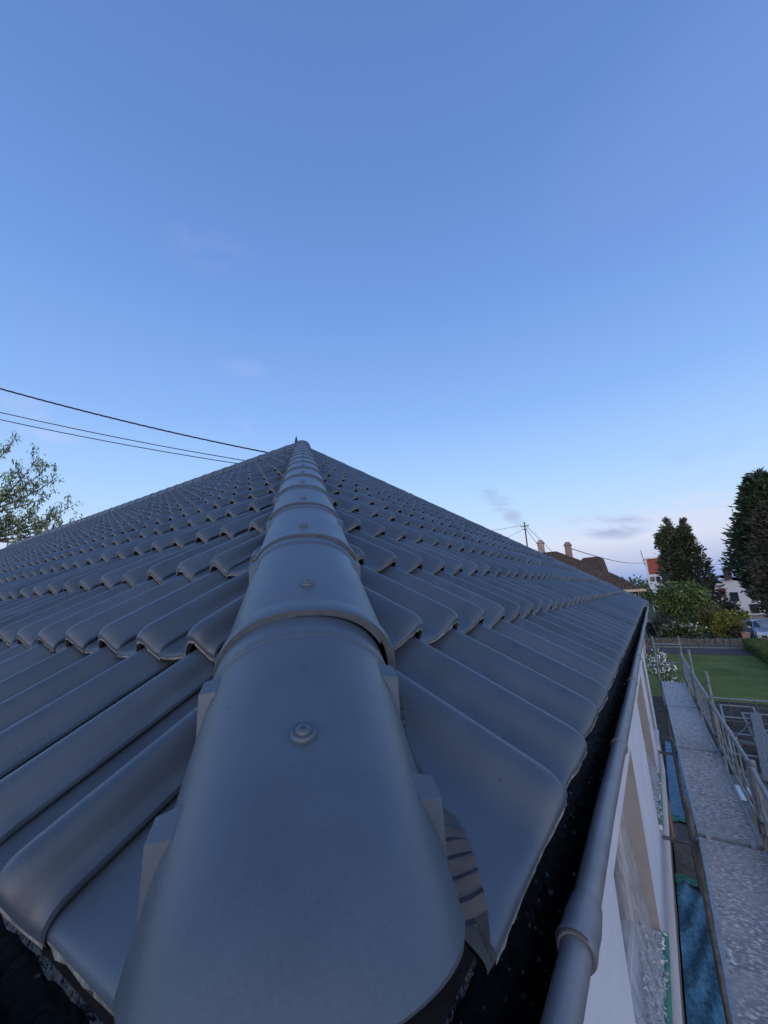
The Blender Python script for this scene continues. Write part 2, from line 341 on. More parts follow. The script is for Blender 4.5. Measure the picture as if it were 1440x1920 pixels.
# ------------------------------------------------------------------ hip and ridge caps
s2=math.sqrt(2)
def frame(A,B,nside):
    A=np.array(A,float);B=np.array(B,float); hd=(B-A)/np.linalg.norm(B-A); n=np.array(nside,float); n-=hd*(n@hd); n/=np.linalg.norm(n); up=np.cross(n,hd)
    if up[2]<0: up=-up
    return A,hd,n,up,np.linalg.norm(B-A)
AX,HD,HN,HU,HLEN=frame((0,0,0),(LH,LH,TP*LH),(1,-1,0))
DS=math.sqrt(2+TP*TP)      # length along hip per unit t
RISE=.147
def arc_pt(th,a,b): # superelliptic shell cross-section, th -90..90 deg
    x=math.sin(th); z=math.cos(th)
    e=.88
    return a*math.copysign(abs(x)**e,x), b*(abs(z)**e)
def cap_mesh(length,A=.128,B=.108,starter=False,bands=True,hi=True,lug=True,taper=.94,band=.055):
    """local coords: y = uphill along the cap, x = across, z = up; z=0 is the crest line"""
    mb=MB(); nth=65 if hi else 17
    ths=np.linspace(-PI/2,PI/2,nth); FL=.034
    y0=length-band-.002
    ys=[]
    if starter:
        ys+=[(.100*(1-math.cos(k))-.100,math.sin(k)) for k in np.linspace(.04,PI/2,24)][:-1]+[(0,1.0)]
    else:
        ys+=[(0,1.028),(.004,1.036),(.020,1.034),(.034,1.006),(.045,1.0)]
    lugs=[y0-.004] if lug else []
    if starter: lugs=[.056]+lugs
    for y in np.linspace(.05,y0-.006,9 if hi else 3):
        ys.append((y,1.0))
    ys=sorted(set([q for q in ys if q[0]<=y0+.004 and not (starter and q[0]<0 and q[1]==1.0)]))
    ys+=[(y0+.005,1.0),(y0+.007,1.0),(y0+.012,1.028),(y0+.020,1.034),(y0+.034,1.024),(length+.03,1.012)]
    ys=sorted(set(ys))
    P=[]
    for y,sc in ys:
        tp=1-(1-taper)*max(0,y)/(length)
        row=[]
        # the starter keeps its barrel surface; only its outline is cut round
        kk=math.asin(min(1,sc))/(PI/2) if sc<1 else 1.0
        for th in ths:
            a=A*max(sc,1)*tp; b=B*max(sc,1)*tp
            x,z=arc_pt(th*kk,a,b); z-=B*tp
            if y<0: z-=.022*(y/.1)**2
            row.append((x,y,z))
        fl_=FL*(kk**3)
        xl,zl=row[0][0],row[0][2]; xr,zr=row[-1][0],row[-1][2]
        row=[(xl-.0005,y,zl-fl_-.002),]+row+[(xr+.0005,y,zr-fl_-.002)]
        P.append(row)
    P=np.array(P); mb.grid(P,0)
    Q=P.copy(); Q[:,:,0]*=.905; Q[:,:,2]-=.0085; Q[:,:,2]=np.where(np.abs(P[:,:,0])>A*.9,P[:,:,2],Q[:,:,2]); Q[:,0,2]=P[:,0,2]; Q[:,-1,2]=P[:,-1,2]
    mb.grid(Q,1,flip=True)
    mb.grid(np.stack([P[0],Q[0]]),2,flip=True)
    mb.grid(np.stack([P[:,0],Q[:,0]],axis=1),2); mb.grid(np.stack([P[:,-1],Q[:,-1]],axis=1),2,flip=True)
    for l in lugs:
        for sd in (-1,1):
            tp=1-(1-taper)*max(0,l)/length
            x1,z1=arc_pt(.88,A*tp,B*tp); z1-=B*tp; x2,z2=arc_pt(.93,A*tp,B*tp); z2-=B*tp; x3,z3=arc_pt(1.36,A*tp,B*tp); z3-=B*tp; a=A*tp
            v=[(sd*x1,l,z1-.0005),(sd*(a*.98),l-.002,z1-.007),(sd*(a*.995),l-.022,z1-.009),(sd*x2,l-.025,z2+.0002),(sd*x3,l-.050,z3-.001),(sd*(a+.0005),l,-B*tp-.010)]
            f=[(0,1,2,3),(3,2,4),(1,5,4,2),(0,5,1)]
            mb.add(v,[q if sd>0 else q[::-1] for q in f],0)
    return mb
def place(mb,O,hd,n,up,roll=0,yaw=0,pit=0):
    rn=math.cos(roll)*n+math.sin(roll)*up; ru=-math.sin(roll)*n+math.cos(roll)*up
    h2=hd+yaw*rn+pit*ru; h2/=np.linalg.norm(h2)
    for k,v in enumerate(mb.v): mb.v[k]=O+np.outer(v[:,0],rn)+np.outer(v[:,1],h2)+np.outer(v[:,2],ru)
def screw(O,hd,n,up,parent,hi=True):
    mb=MB(); k=20 if hi else 8
    prof_=[(0.0115,0),(.0115,.0025),(.0098,.0050),(.0090,.0052),(.0088,.0046),(.0070,.0046),(.0068,.0062),(.0050,.0078),(.0024,.0080),(.0022,.0062),(0.0001,.0060)]
    P=[[ (r*math.cos(a),r*math.sin(a),z) for a in np.linspace(0,2*PI,k+1)] for r,z in prof_]
    mb.grid(np.array(P),0,flip=True); place(mb,O,hd,n,up)
    return mb.build('screw',CAPM,parent,auto=50)
def caps(A0,hd,n,up,starts,glen,hi_n,start_index=0,first_starter=True,A=.124,B=.108,screws=True):
    for i,s in enumerate(starts):
        st=(i==0 and first_starter)
        L=glen[i]
        hi=i<hi_n
        mb=cap_mesh(L,A*.915 if st else A,B,starter=st,hi=hi,lug=i<4 and first_starter,taper=1.035 if st else .94)
        C=A0+hd*s+(n*-.009 if st else 0*n)
        jr=0 if st else random.gauss(0,.008); lift=0 if st else .0075
        if first_starter and i==1: jr=-.012; lift=.0085
        place(mb,C+up*lift,hd,n,up,jr,random.gauss(0,.003) if not st else 0,(-.012 if not st else 0)+random.gauss(0,.0015))
        o=mb.build('hip_cap' if first_starter else 'ridge_cap',[CAPM,DARK,RIM],house,auto=28)
        if screws and i<12:
            y=.072 if st else .10+random.uniform(-.008,.012); xo=random.uniform(-.006,.008) if i else 0
            tpz=(1-.06*y/L)
            z=-.108*tpz+arc_pt(math.asin(min(1,abs(xo)/.12))*(1 if xo>0 else -1),A*tpz,B*tpz)[1]
            # up-slope tilt matches the taper
            screw(C+up*(lift+z-.0006-(.012*y if not st else 0))+n*xo+hd*y,hd,n,up,o,hi)
T0=.047; G=.2557; H0=.2302
A0=np.array([0,0,RISE])
ss=[T0*DS]+[ (H0+G*i)*DS for i in range(0,18)]
gl=[(H0-T0)*DS]+[G*DS]*17
ss=ss[:18]; gl=gl[:17]+[.07]
caps(A0,HD,HN,HU,ss,gl,5)
# ridge along +Y from the apex, and the far hip down to the other corner
RA=np.array([LH,LH-.05,TP*LH+.108])
caps(RA,np.array([0,1.,0]),np.array([-1.,0,0]),np.array([0,0,1.]),[.36*i for i in range(0,44)],[.36]*44,0,first_starter=False,A=.135,B=.12,screws=False)
FA,FH,FN,FU,FL=frame((2*LH,0,0),(LH,LH,TP*LH),(1,1,0))
nfar=int(FL/.40)
caps(FA+np.array([0,0,.045]),FH,FN,FU,[.40*i for i in range(nfar)],[.40]*nfar,0,first_starter=False,A=.105,B=.085,screws=False)
# small pointed clip standing on the apex
mb=MB(); ap=np.array([LH-.04,LH+.11,TP*LH+.09]); mb.tube([ap,ap+[0,0,.05],ap+[0,0,.10],ap+[0.004,0,.155]],[.022,.026,.016,.002],10)
mb.build('apex_clip',BLACK,house)
for yy in (16.2,17.6):
    mb=MB(); p=np.array([LH,yy,TP*LH+.09]); mb.tube([p,p+[0,0,.12],p+[0,0,.16]],[.02,.02,.035],8); mb.build('ridge_clip',BLACK,house)
# pleated flashing strip on both sides of the hip
def roofh(x,y):  # tile surface height above eave plane at plan point (mean incl. roll)
    if x>=y:
        v=y/CZ; s=((x-(.45-.8*TW-2*TW))/TW)%1.0; k=(v-.002)%GAU
        h=float(prof(np.array([s]))[0])+BASE+LIFT*(1-k/GAU)
        return TP*y+h*CZ+0
    v=x/CZ; s=((-y-(-.398-TW-110*TW))/TW)%1.0; k=(v-.002)%GAU
    return TP*x+(float(prof(np.array([s]))[0])+BASE+LIFT*(1-k/GAU))*CZ
for sd in (1,-1):
    mb=MB(); rows=[]
    n_=900; s_end=LH*DS*.985
    for a in range(n_):
        s=.165+ (s_end-.165)*(a/(n_-1))**1.6; t=s/DS
        per=.011; tri=abs(((s/per)%1)-.5)*2
        w0=.085; w1=(.146+.007*min(1,max(0,(s-.19)/.10)) if sd>0 else .128)+.004*math.sin(s*9)+.003*math.sin(s*41)
        row=[]
        for k in range(6):
            f=k/5; wd=w0+(w1-w0)*f
            p=np.array([t,t,0])+HN*sd*wd
            z=roofh(p[0],p[1])
            zz=z+.006+.0045*tri+.028*(1-f)**2
            row.append((p[0],p[1],zz))
        rows.append(row)
    mb.grid(np.array(rows),0,flip=(sd<0)); mb.build('hip_flashing',FLASH,house,auto=25)
# ------------------------------------------------------------------ gutters
GR=.082; GCY=.052; GCZ=-.085
def gprof():
    pts=[]
    for k in range(0,15):
        a=PI*k/14
        pts.append((GCY-GR*math.cos(a)*.96,GCZ-GR*1.25*math.sin(a)))
    pts.append((GCY+GR*.96,GCZ+.03))
    return pts
GP=gprof()
def gutter(sw):
    g=MB(); e=LH*2+.02 if not sw else YEND
    def T(x,y,z): return (y,x,z) if sw else (x,y,z)
    xs=[None]+list(np.linspace(.3,e,26))
    rows=[];rows2=[]
    for x in xs:
        rows.append([T(y if x is None else x,y,z) for y,z in GP])
        rows2.append([T((y-.002) if x is None else x,y+(-.0025 if y<GCY else .0025),z-.0035) for y,z in GP])
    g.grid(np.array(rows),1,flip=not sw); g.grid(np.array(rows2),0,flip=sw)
    g.add([T(e,y,z) for y,z in GP],[tuple(range(len(GP)))],0)
    o=g.build('gutter',[GUT,GUTIN],house,auto=60)
    by,bz,br=GCY-GR*.96-.004,GCZ+.004,.0165
    b=MB(); b.tube([T(by+.0,by,bz),T(.45,by,bz)]+[T(x,by+.0015*math.sin(x*3),bz+.001*math.sin(x*2.1)) for x in np.linspace(.7,e,24)],br,18); b.build('gutter_bead',GUT,o,auto=60)
    # rings / sleeves on the bead
    for x,wd,rr in [(1.07,.016,.0035),(1.90,.02,.003),(2.62,.016,.003),(3.30,.016,.003),(4.1,.02,.003),(5.0,.02,.003),(6.1,.02,.003),(7.4,.02,.003),(8.6,.02,.003)]:
        m_=MB(); m_.tube([T(x,by,bz),T(x+.003,by,bz),T(x+wd,by,bz),T(x+wd+.002,by,bz)],[br+.0008,br+rr,br+rr,br+.0008],20); m_.build('bead_ring',GUT,o,auto=40)
    # big joint sleeve near the corner: wraps the bead and runs down both flanks of the trough
    x0,x1=.378,.462; ang=np.linspace(0,2*PI,37); j=MB()
    j.grid(np.array([[T(x,by+(br+rr)*math.cos(a),bz+(br+rr)*math.sin(a)) for a in ang] for x,rr in ((x0+.001,.0004),(x0,.0036),(x0+.004,.0048),(x0+.014,.0048),(x0+.018,.0040),(x0+.045,.0048),(x1-.004,.0024),(x1,.0006))]),0,flip=not sw)
    fl=[]
    for x_,dz_ in ((x0,.0075),(x0+.006,.0078),(x0+.016,.0058),(x0+.05,.0040),(x1,.0015)):
        row=[T(x_,by+(br+dz_)*math.cos(a),bz+(br+dz_)*math.sin(a)) for a in np.linspace(.75*PI,.18*PI,9)]
        f=(x_-x0)/(x1-x0); depth=.040*(1-f**1.3)+.003
        y_,z_=by+(br+dz_)*math.cos(.18*PI),bz+(br+dz_)*math.sin(.18*PI)
        for q in np.linspace(.1,1,8): row.append(T(x_-.022*q*q*(1-f),y_+(.003*q+.010*q*q)*(1-f),z_-depth*q))
        fl.append(row)
    j.grid(np.array(fl),0,flip=bool(sw))
    j.build('gutter_joint',GUT,o,auto=50)
    # wet dirt and leaf crumbs in the trough
    d=MB()
    nn=900 if not sw else 300
    for _ in range(nn):
        x=.05+random.random()**1.7*8.8; a=PI*(.25+.5*random.random())
        y=GCY-GR*.94*math.cos(a); z=GCZ-GR*1.22*math.sin(a)+.003
        if x<y+.01: continue
        r_=random.uniform(.0012,.0042)*(1.0 if x<1.5 else 1.6); q=[]
        for c in range(5):
            t_=c/5*2*PI; q.append(T(x+r_*1.5*math.cos(t_)*random.uniform(.4,1.2),y+r_*math.sin(t_),z+random.uniform(0,.006)))
        d.add(q,[(0,1,2,3,4)],random.choice((0,0,1)))
    dd=d.build('gutter_dirt',[mat('wet_dirt',(.03,.035,.045),(.16,.18,.2),40,.35,.5),mat('wet_leaf',(.05,.06,.06),(.02,.02,.02),40,.3,.5)],o,smooth=False); dd['kind']='stuff'
gutter(False); gutter(True)
# dark membrane apron between first tiles and trough, crumpled at the corner
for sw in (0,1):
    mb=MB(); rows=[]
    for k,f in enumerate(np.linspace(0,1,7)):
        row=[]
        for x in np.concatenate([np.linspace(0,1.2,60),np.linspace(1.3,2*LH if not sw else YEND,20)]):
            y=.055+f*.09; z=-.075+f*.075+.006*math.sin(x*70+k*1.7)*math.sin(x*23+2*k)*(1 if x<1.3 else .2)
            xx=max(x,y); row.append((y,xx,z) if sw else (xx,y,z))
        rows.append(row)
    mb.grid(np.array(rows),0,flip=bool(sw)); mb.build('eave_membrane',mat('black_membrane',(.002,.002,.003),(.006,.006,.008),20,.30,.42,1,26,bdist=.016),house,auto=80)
# ------------------------------------------------------------------ walls
WY=.17; WT=.25; WB=-2.9; WTOP=-.03; WX1=9.06
WINS=[(2.0,3.62),(5.15,6.70),(7.55,8.40)]; WZ0,WZ1=-2.06,-.885
wb=MB()
xs=[WY]+[v for a in WINS for v in a]+[WX1]
wb.box(WY,WX1,WY,WY+WT,WZ1,WTOP); wb.box(WY,WX1,WY,WY+WT,WB,WZ0)
for i in range(0,len(xs),2): wb.box(xs[i],xs[i+1],WY,WY+WT,WZ0,WZ1)
wb.box(WX1-.25,WX1,WY+WT,YEND-.2,WB,WTOP); wb.box(WY,WY+WT,WY+WT,YEND-.2,WB,WTOP); wb.box(WY+WT,WX1-.25,YEND-.45,YEND-.2,WB,WTOP)
wb.build('wall',PLAST,house,smooth=False)
pb=MB(); pb.box(WY+.10,WX1-.1,WY+.10,WY+.3,GZ,WB-.002); pb.box(WY+.1,WY+.3,WY+.3,YEND-.4,GZ,WB-.002); pb.box(WX1-.3,WX1-.1,WY+.3,YEND-.4,GZ,WB-.002); pb.box(WY+.3,WX1-.3,YEND-.6,YEND-.4,GZ,WB-.002)
pb.build('plinth',BOARD,house,smooth=False)
sb=MB(); sb.box(WY-.012,2*LH-.02,WY-.03,WY-.002,-.10,-.035); sb.box(WY-.03,WY-.002,WY,YEND,-.10,-.035); sb.build('fascia',PLAST,house,smooth=False)
for a,b in WINS:
    fr=MB(); y0,y1=WY+.155,WY+.215
    for q in ((a,a+.06,WZ0,WZ1),(b-.06,b,WZ0,WZ1),(a+.06,b-.06,WZ1-.06,WZ1),(a+.06,b-.06,WZ0,WZ0+.06),((a+b)/2-.03,(a+b)/2+.03,WZ0+.06,WZ1-.06)): fr.box(q[0],q[1],y0,y1,q[2],q[3])
    wn=fr.build('window',PVC,house,smooth=False)
    g_=MB(); g_.box(a+.05,b-.05,y0+.02,y0+.03,WZ0+.05,WZ1-.05); g_.build('pane',GLASS,wn,smooth=False)
    rv=MB(); rv.box(b-.004,b-.0005,WY+.0015,y0-.001,WZ0+.002,WZ1-.002); rv.box(a+.0005,a+.004,WY+.0015,y0-.001,WZ0+.002,WZ1-.002); rv.box(a+.005,b-.005,WY+.0015,y0-.001,WZ1-.005,WZ1-.001)
    rv.build('reveal',BEIGE,wn,smooth=False)
    si=MB(); si.box(a-.01,b+.01,WY-.035,WY-.002,WZ0-.03,WZ0+.012); si.box(a+.006,b-.006,WY-.0015,y0-.001,WZ0+.002,WZ0+.012); si.build('sill',PVC,wn,smooth=False)
# downpipe at the far corner
dp=MB(); dp.tube([(9.15,.03,-.15),(9.16,.08,-.28),(9.17,.24,-.45),(9.17,.24,GZ)],.035,12); dp.build('downpipe',mat('copper_brown_pipe',(.20,.11,.09),(.28,.16,.13),12,.5,.4),house,auto=50)
# green tape, plastic film and rubble on the window sills
def film(a,b,label,zt):
    # sheet hanging from the frame and ballooning over the sill
    mb=MB(); rows=[]
    for i in range(46):
        f=i/45; z=zt+(WZ0+.03-zt)*f; row=[]
        for j in range(60):
            x=a+.03+(b-a-.06)*j/59; g=j/59
            bulge=.02+.13*f**1.5*math.sin(PI*min(1,g*1.0+.0))**.35
            wr=.016*abs(math.sin(g*23+f*7+2*math.sin(g*7)))*(.3+f)+.010*abs(math.sin(g*41-f*14+math.sin(f*9)))
            row.append((x,WY+.150-bulge-wr,z+.01*math.sin(g*13)*f))
        rows.append(row)
    mb.grid(np.array(rows),0)
    o=mb.build('plastic_sheet',FILM,auto=180); tag(o,label,'plastic sheet')
def film_mat():
    m=bpy.data.materials.new('clear_plastic_film'); m.use_nodes=True; t=m.node_tree; b=t.nodes['Principled BSDF']; o=t.nodes['Material Output']
    b.inputs['Base Color'].default_value=(.55,.58,.62,1); b.inputs['Roughness'].default_value=.18; b.inputs['Specular IOR Level'].default_value=.6
    tr=t.nodes.new('ShaderNodeBsdfTransparent'); mx=t.nodes.new('ShaderNodeMixShader'); n=t.nodes.new('ShaderNodeTexNoise'); n.inputs['Scale'].default_value=14; n.inputs['Detail'].default_value=8
    tc=t.nodes.new('ShaderNodeTexCoord'); mp=t.nodes.new('ShaderNodeMapping'); mp.inputs['Scale'].default_value=(1.2,1,.35); t.links.new(tc.outputs['Object'],mp.inputs[0]); t.links.new(mp.outputs[0],n.inputs[0])
    mr=t.nodes.new('ShaderNodeMapRange'); mr.inputs['From Min'].default_value=.4; mr.inputs['From Max'].default_value=.7; mr.inputs['To Min'].default_value=.16; mr.inputs['To Max'].default_value=.50
    t.links.new(n.outputs[0],mr.inputs[0]); t.links.new(mr.outputs[0],mx.inputs[0]); t.links.new(tr.outputs[0],mx.inputs[1]); t.links.new(b.outputs[0],mx.inputs[2]); t.links.new(mx.outputs[0],o.inputs[0])
    return m
FILM=film_mat()
film(2.0,3.62,'clear crumpled plastic sheet taped over the nearest window of the white house',-.90)
film(5.15,6.70,'clear plastic sheet bunched over the second window of the white house',-1.3)
for (a,b),lb in ((WINS[0],'white plaster crumbs heaped on the nearest window sill'),(WINS[1],'white plaster crumbs on the second window sill')):
    mb=MB()
    for _ in range(420):
        x=random.uniform(a+.1,b-.03); y=random.uniform(WY-.03,WY+.11); r_=random.uniform(.006,.024)
        z=WZ0+.012+r_*.5; q=[]
        for k in range(6):
            d=Vector((random.gauss(0,1),random.gauss(0,1),random.gauss(0,1))).normalized()*r_*random.uniform(.7,1.2); q.append((x+d.x,y+d.y,z+abs(d.z)))
        mb.add(q,[(0,1,2),(2,3,0),(3,4,5),(5,1,0),(1,4,2),(0,5,3)],0)
    tag(mb.build('rubble',RUBB,smooth=False),lb,'rubble',kind='stuff')
for (a,b),lb in ((WINS[0],'strip of green tape along the edge of the nearest window sill'),(WINS[1],'strip of green tape along the edge of the second window sill')):
    mb=MB(); rows=[]
    for i in range(60):
        x=a-.005+(b-a+.01)*i/59; wv=.003*math.sin(i*1.3)+.002*math.sin(i*.37)
        rows.append([(x,WY-.036+.0,WZ0-.035+wv),(x,WY-.040,WZ0-.02),(x,WY-.040,WZ0+.012),(x,WY-.034,WZ0+.0165),(x,WY-.010+wv,WZ0+.0165)])
    mb.grid(np.array(rows),0); tag(mb.build('green_tape',GTAPE,auto=60),lb,'tape')
# ------------------------------------------------------------------ scaffold
DZ=-2.13; D0,D1=-.15,-.65; DL=2.57; DX=5.31
sc=thing('scaffold','galvanised steel scaffold with spattered decks and guard rails along the white wall','scaffold')
def deck(x0,zoff):
    mb=MB(); nx,ny=40,10; z=DZ+zoff
    rows=[[(x0+.035+(DL-.07)*i/nx, D1+.03+(D0-D1-.06)*j/ny, z+.0015*math.sin(i*.9+j)+.0) for j in range(ny+1)] for i in range(nx+1)]
    mb.grid(np.array(rows),0,flip=True)
    mb.box(x0+.03,x0+DL-.03,D0-.03,D0,z-.06,z+.010,1); mb.box(x0+.03,x0+DL-.03,D1,D1+.03,z-.06,z+.010,1)
    mb.box(x0+.022,x0+.038,D1+.01,D0-.01,z-.05,z+.004,1); mb.box(x0+DL-.038,x0+DL-.022,D1+.01,D0-.01,z-.05,z+.004,1)
    mb.box(x0+.04,x0+DL-.04,D1+.03,D0-.03,z-.05,z-.03,1)
    for y in (D0-.08,D1+.08):
        for xx,s in ((x0,1),(x0+DL,-1)): mb.box(min(xx-.012*s,xx+.02*s),max(xx-.012*s,xx+.02*s),y-.02,y+.02,z-.03,z+.016,1)
    return shear(mb).build('deck',[DECKM,DECKE],sc,smooth=False)
for i in range(-3,3): deck(DX+i*DL,(-.02 if i<0 else 0)+.003*(i%2))
posts=[]
for i in range(-3,4):
    x=DX+i*DL
    top_o=-1.0 if i>0 else -1.38
    top_i=-1.0 if i==3 else (-1.86 if i==0 else -2.02)
    for y,t in ((-.67,top_o),(-.11 if i<3 else -.13,top_i)):
        mb=MB(); yy=y-.03 if y<-.3 else y
        mb.tube([(x,yy,GZ),(x,yy,t)],.0242,12,0); mb.box(x-.075,x+.075,yy-.075,yy+.075,GZ,GZ+.012)
        if t==-1.86: mb.box(x-.03,x+.03,yy-.009,yy+.009,t-.1,t+.06)
        shear(mb).build('post',GALV if (y<-.3 or i==3) else OLDG,sc,auto=50)
    mb=MB(); mb.tube([(x,D0+.03,DZ-.05),(x,D1-.04,DZ-.05)],.0242,10); shear(mb).build('crossbar',GALV,sc,auto=50)
    mb=MB(); mb.tube([(x,.16-.0245*max(0,x-5.31),DZ-.10),(x,-.12,DZ-.10)],.018,10); shear(mb).build('wall_tie',OLDG,sc,auto=50)
x=DX+3*DL
for z in (-1.20,-1.66):
    mb=MB(); mb.tube([(x,-.13,z),(x,-.70,z)],.0195,10); shear(mb).build('end_rail',GALV,sc,auto=50)
for i in range(-1,3):
    x0=DX+i*DL+.05; x1=x0+DL-.10; y=-.675
    zt,zb=-1.42,-1.98
    mb=MB(); mb.tube([(x0,y,zb+.1),(x0,y,zt-.04),(x0+.03,y,zt-.008),(x0+.07,y,zt),(x1-.07,y,zt),(x1-.03,y,zt-.008),(x1,y,zt-.04),(x1,y,zb+.1)],.0215,12)
    g=shear(mb).build('guard_frame',GALV,sc,auto=50)
    m2=MB(); m2.tube([(x0,y,zb),(x1,y,zb)],.016,8); m2.tube([(x0,y,(zt+zb)/2-.05),(x1,y,(zt+zb)/2-.05)],.010,8); shear(m2).build('lower_rail',GALV,g,auto=50)
    for k in range(7):
        xx=x0+(x1-x0)*(k+.5)/7; m3=MB(); m3.tube([(xx,y,zt),(xx,y+.004,zb)],.0095,6); shear(m3).build('baluster',GALV,g,auto=50)
    m4=MB(); m4.box(x0,x0+.05,y-.03,y+.03,zb-.06,zb+.07); m4.box(x1-.05,x1,y-.03,y+.03,zb-.06,zb+.07); shear(m4).build('hook',OLDG,g,smooth=False)
    tb=MB(); tb.box(x0,x1,-.735,-.715,DZ-.02,DZ+.10); shear(tb).build('toe_board',OLDG,sc,smooth=False)
mb=MB(); mb.box(DX+DL-.12,DX+DL+.10,-.70,-.655,DZ+.02,DZ+.12); shear(mb).build('blue_clip',TARP,sc,smooth=False)
# thin stay rod from the far gutter end down to the deck end
mb=MB(); mb.tube([(9.3,.0,-.13),(11.2,-.16,-1.16),(13.02,-.42,-2.10)],.009,8); tag(mb.build('stay_rod',GALV,auto=50),'thin pale rod slanting from the far gutter end to the deck','rod')
# ------------------------------------------------------------------ ground
def sheet(name,x0,x1,y0,y1,z,m,nx=1,ny=1,amp=0,label=None):
    mb=MB(); rows=[[(x0+(x1-x0)*i/nx,y0+(y1-y0)*j/ny,z+(random.uniform(-amp,amp) if amp else 0)) for j in range(ny+1)] for i in range(nx+1)]
    mb.grid(np.array(rows),0,flip=True); o=mb.build(name,m,smooth=bool(amp)); return o
SOIL=mat('dark_soil',(.035,.033,.026),(.075,.068,.05),3,.9,.2,1,12,bdist=.03)
GRASS=mat('short_grass',(.095,.140,.034),(.21,.25,.075),.9,.9,.15,1,50,bdist=.05,contrast=(.3,.7),detail=12)
ROAD=mat('asphalt',(.075,.072,.072),(.105,.10,.10),5,.85,.2,.4,80)
PAVE=mat('concrete_kerb',(.19,.19,.19),(.26,.26,.25),4,.85,.2)
FARG=mat('garden_ground',(.06,.07,.035),(.10,.11,.055),.35,.9,.1)
tag(sheet('ground',-600,900,-700,700,GZ,FARG),kind='structure')
tag(sheet('yard_soil',-3,20.4,-9,.6,GZ+.004,SOIL,60,30,0),kind='structure')
tag(sheet('lawn',20.4,33.0,-4.9,2.2,GZ+.008,GRASS),kind='structure')
tag(sheet('driveway',33.1,36.2,-4.9,3,GZ+.008,ROAD),kind='structure')
kb=MB(); kb.box(36.2,36.4,-4.9,3,GZ,GZ+.10); tag(kb.build('kerb',PAVE,smooth=False),kind='structure')
tag(sheet('side_road',37,58,-30,-5.1,GZ+.004,ROAD),kind='structure')
tag(sheet('street',52,60,-60,40,GZ+.010,ROAD),kind='structure')
kb=MB(); kb.box(60,60.2,-60,40,GZ,GZ+.12); kb.box(60.2,63,-60,40,GZ,GZ+.11); tag(kb.build('pavement',PAVE,smooth=False),kind='structure')
# tarpaulins on the ground between the house and the scaffold
def tarp(x0,x1,label,m=TARP,nm='tarpaulin',cat='tarpaulin',amp=.05,z=GZ+.02):
    mb=MB(); nx,ny=int((x1-x0)*14),22; rows=[]
    for i in range(nx+1):
        row=[]
        for j in range(ny+1):
            x=x0+(x1-x0)*i/nx; y=-.95+1.2*j/ny
            row.append((x,y,z+amp*(.5+.9*math.sin(x*5+3*math.sin(y*7))*math.sin(y*11+x*2)+.15*random.random())))
        rows.append(row)
    mb.grid(np.array(rows),0,flip=True); return tag(mb.build(nm,m,auto=70),label,cat)
tarp(2.0,8.05,'blue crumpled tarpaulin on the ground nearest the viewer, under the scaffold')
tarp(10.0,14.6,'blue tarpaulin on the ground further along the house wall, past the brown board')
mb=MB(); mb.box(8.12,9.9,-.95,.24,GZ+.012,GZ+.05); tag(mb.build('brown_board',BOARD,smooth=False),'brown board lying between two blue tarpaulins below the scaffold','board')
for xx,lb in ((8.05,'green tape band at the end of the nearer blue tarpaulin'),(9.96,'green tape band at the start of the further blue tarpaulin')):
    mb=MB(); rows=[]
    for k in range(6):
        rows.append([(xx-.10+.04*k+.01*math.sin(j*1.7),-.95+1.2*j/30,GZ+.085+.012*math.sin(k*2.1+j*.8)) for j in range(31)])
    mb.grid(np.array(rows),0,flip=True); tag(mb.build('green_tape',GTAPE),lb,'tape')
# ------------------------------------------------------------------ scaffold parts stored on the ground
rk=thing('storage_fence','pale grey steel fence panel standing at the lawn edge behind the stacked frames','fence',(17.1,-2.6,GZ))
mb=MB(); mb.tube([(17.1,-.9,-3.30),(17.1,-4.9,-3.30)],.03,10); child(mb,'top_rail',GALV,rk,auto=50)
mb=MB(); mb.tube([(17.1,-.9,-3.95),(17.1,-4.9,-3.95)],.02,8); mb.tube([(17.1,-.9,-3.5),(17.1,-4.9,-3.5)],.012,8); child(mb,'lower_rail',OLDG,rk,auto=50)
for k in range(7):
    mb=MB(); yy=-.95-.65*k; mb.tube([(17.1,yy,GZ),(17.1,yy,-3.3)],.018,8); child(mb,'post',OLDG,rk,auto=50)
mb=MB()
for k in range(60):
    yy=-.95-3.9*k/59; mb.tube([(17.12,yy,GZ+.15),(17.12,yy,-3.34)],.0035,4)
child(mb,'mesh',OLDG,rk)
stk=[('steel H-frame lying on top of the stack by the lawn fence',(12.2,-1.05),(16.2,-1.30),-3.42),('steel H-frame lying in the middle of the stack by the lawn fence',(11.0,-1.55),(16.0,-1.75),-3.55),('steel H-frame lying lowest at the right of the stack',(10.2,-1.35),(15.6,-2.5),-3.75)]
for k,(lb,(xa,ya),(xb,yb),z) in enumerate(stk):
    t_=thing('spare_frame',lb,'steel frame',(xa,ya,z),'spare scaffold frames stacked on the ground')
    wd=.75 if k<2 else .7
    for q in (0,wd):
        mb=MB(); mb.tube([(xa,ya-q,z),(xb,yb-q,z+.12)],.026,10); child(mb,'rail',GALV,t_,auto=50)
    for q in (.0,.35,.7,1.0):
        mb=MB(); X=xa+(xb-xa)*q; Y=ya+(yb-ya)*q; Z=z+.12*q; mb.tube([(X,Y,Z),(X,Y-wd,Z)],.022,8); child(mb,'rung',GALV,t_,auto=50)
    mb=MB(); mb.tube([(xa+.6,ya,z+.02),(xb-.8,yb-wd,z+.1)],.014,8); child(mb,'brace',OLDG,t_,auto=50)
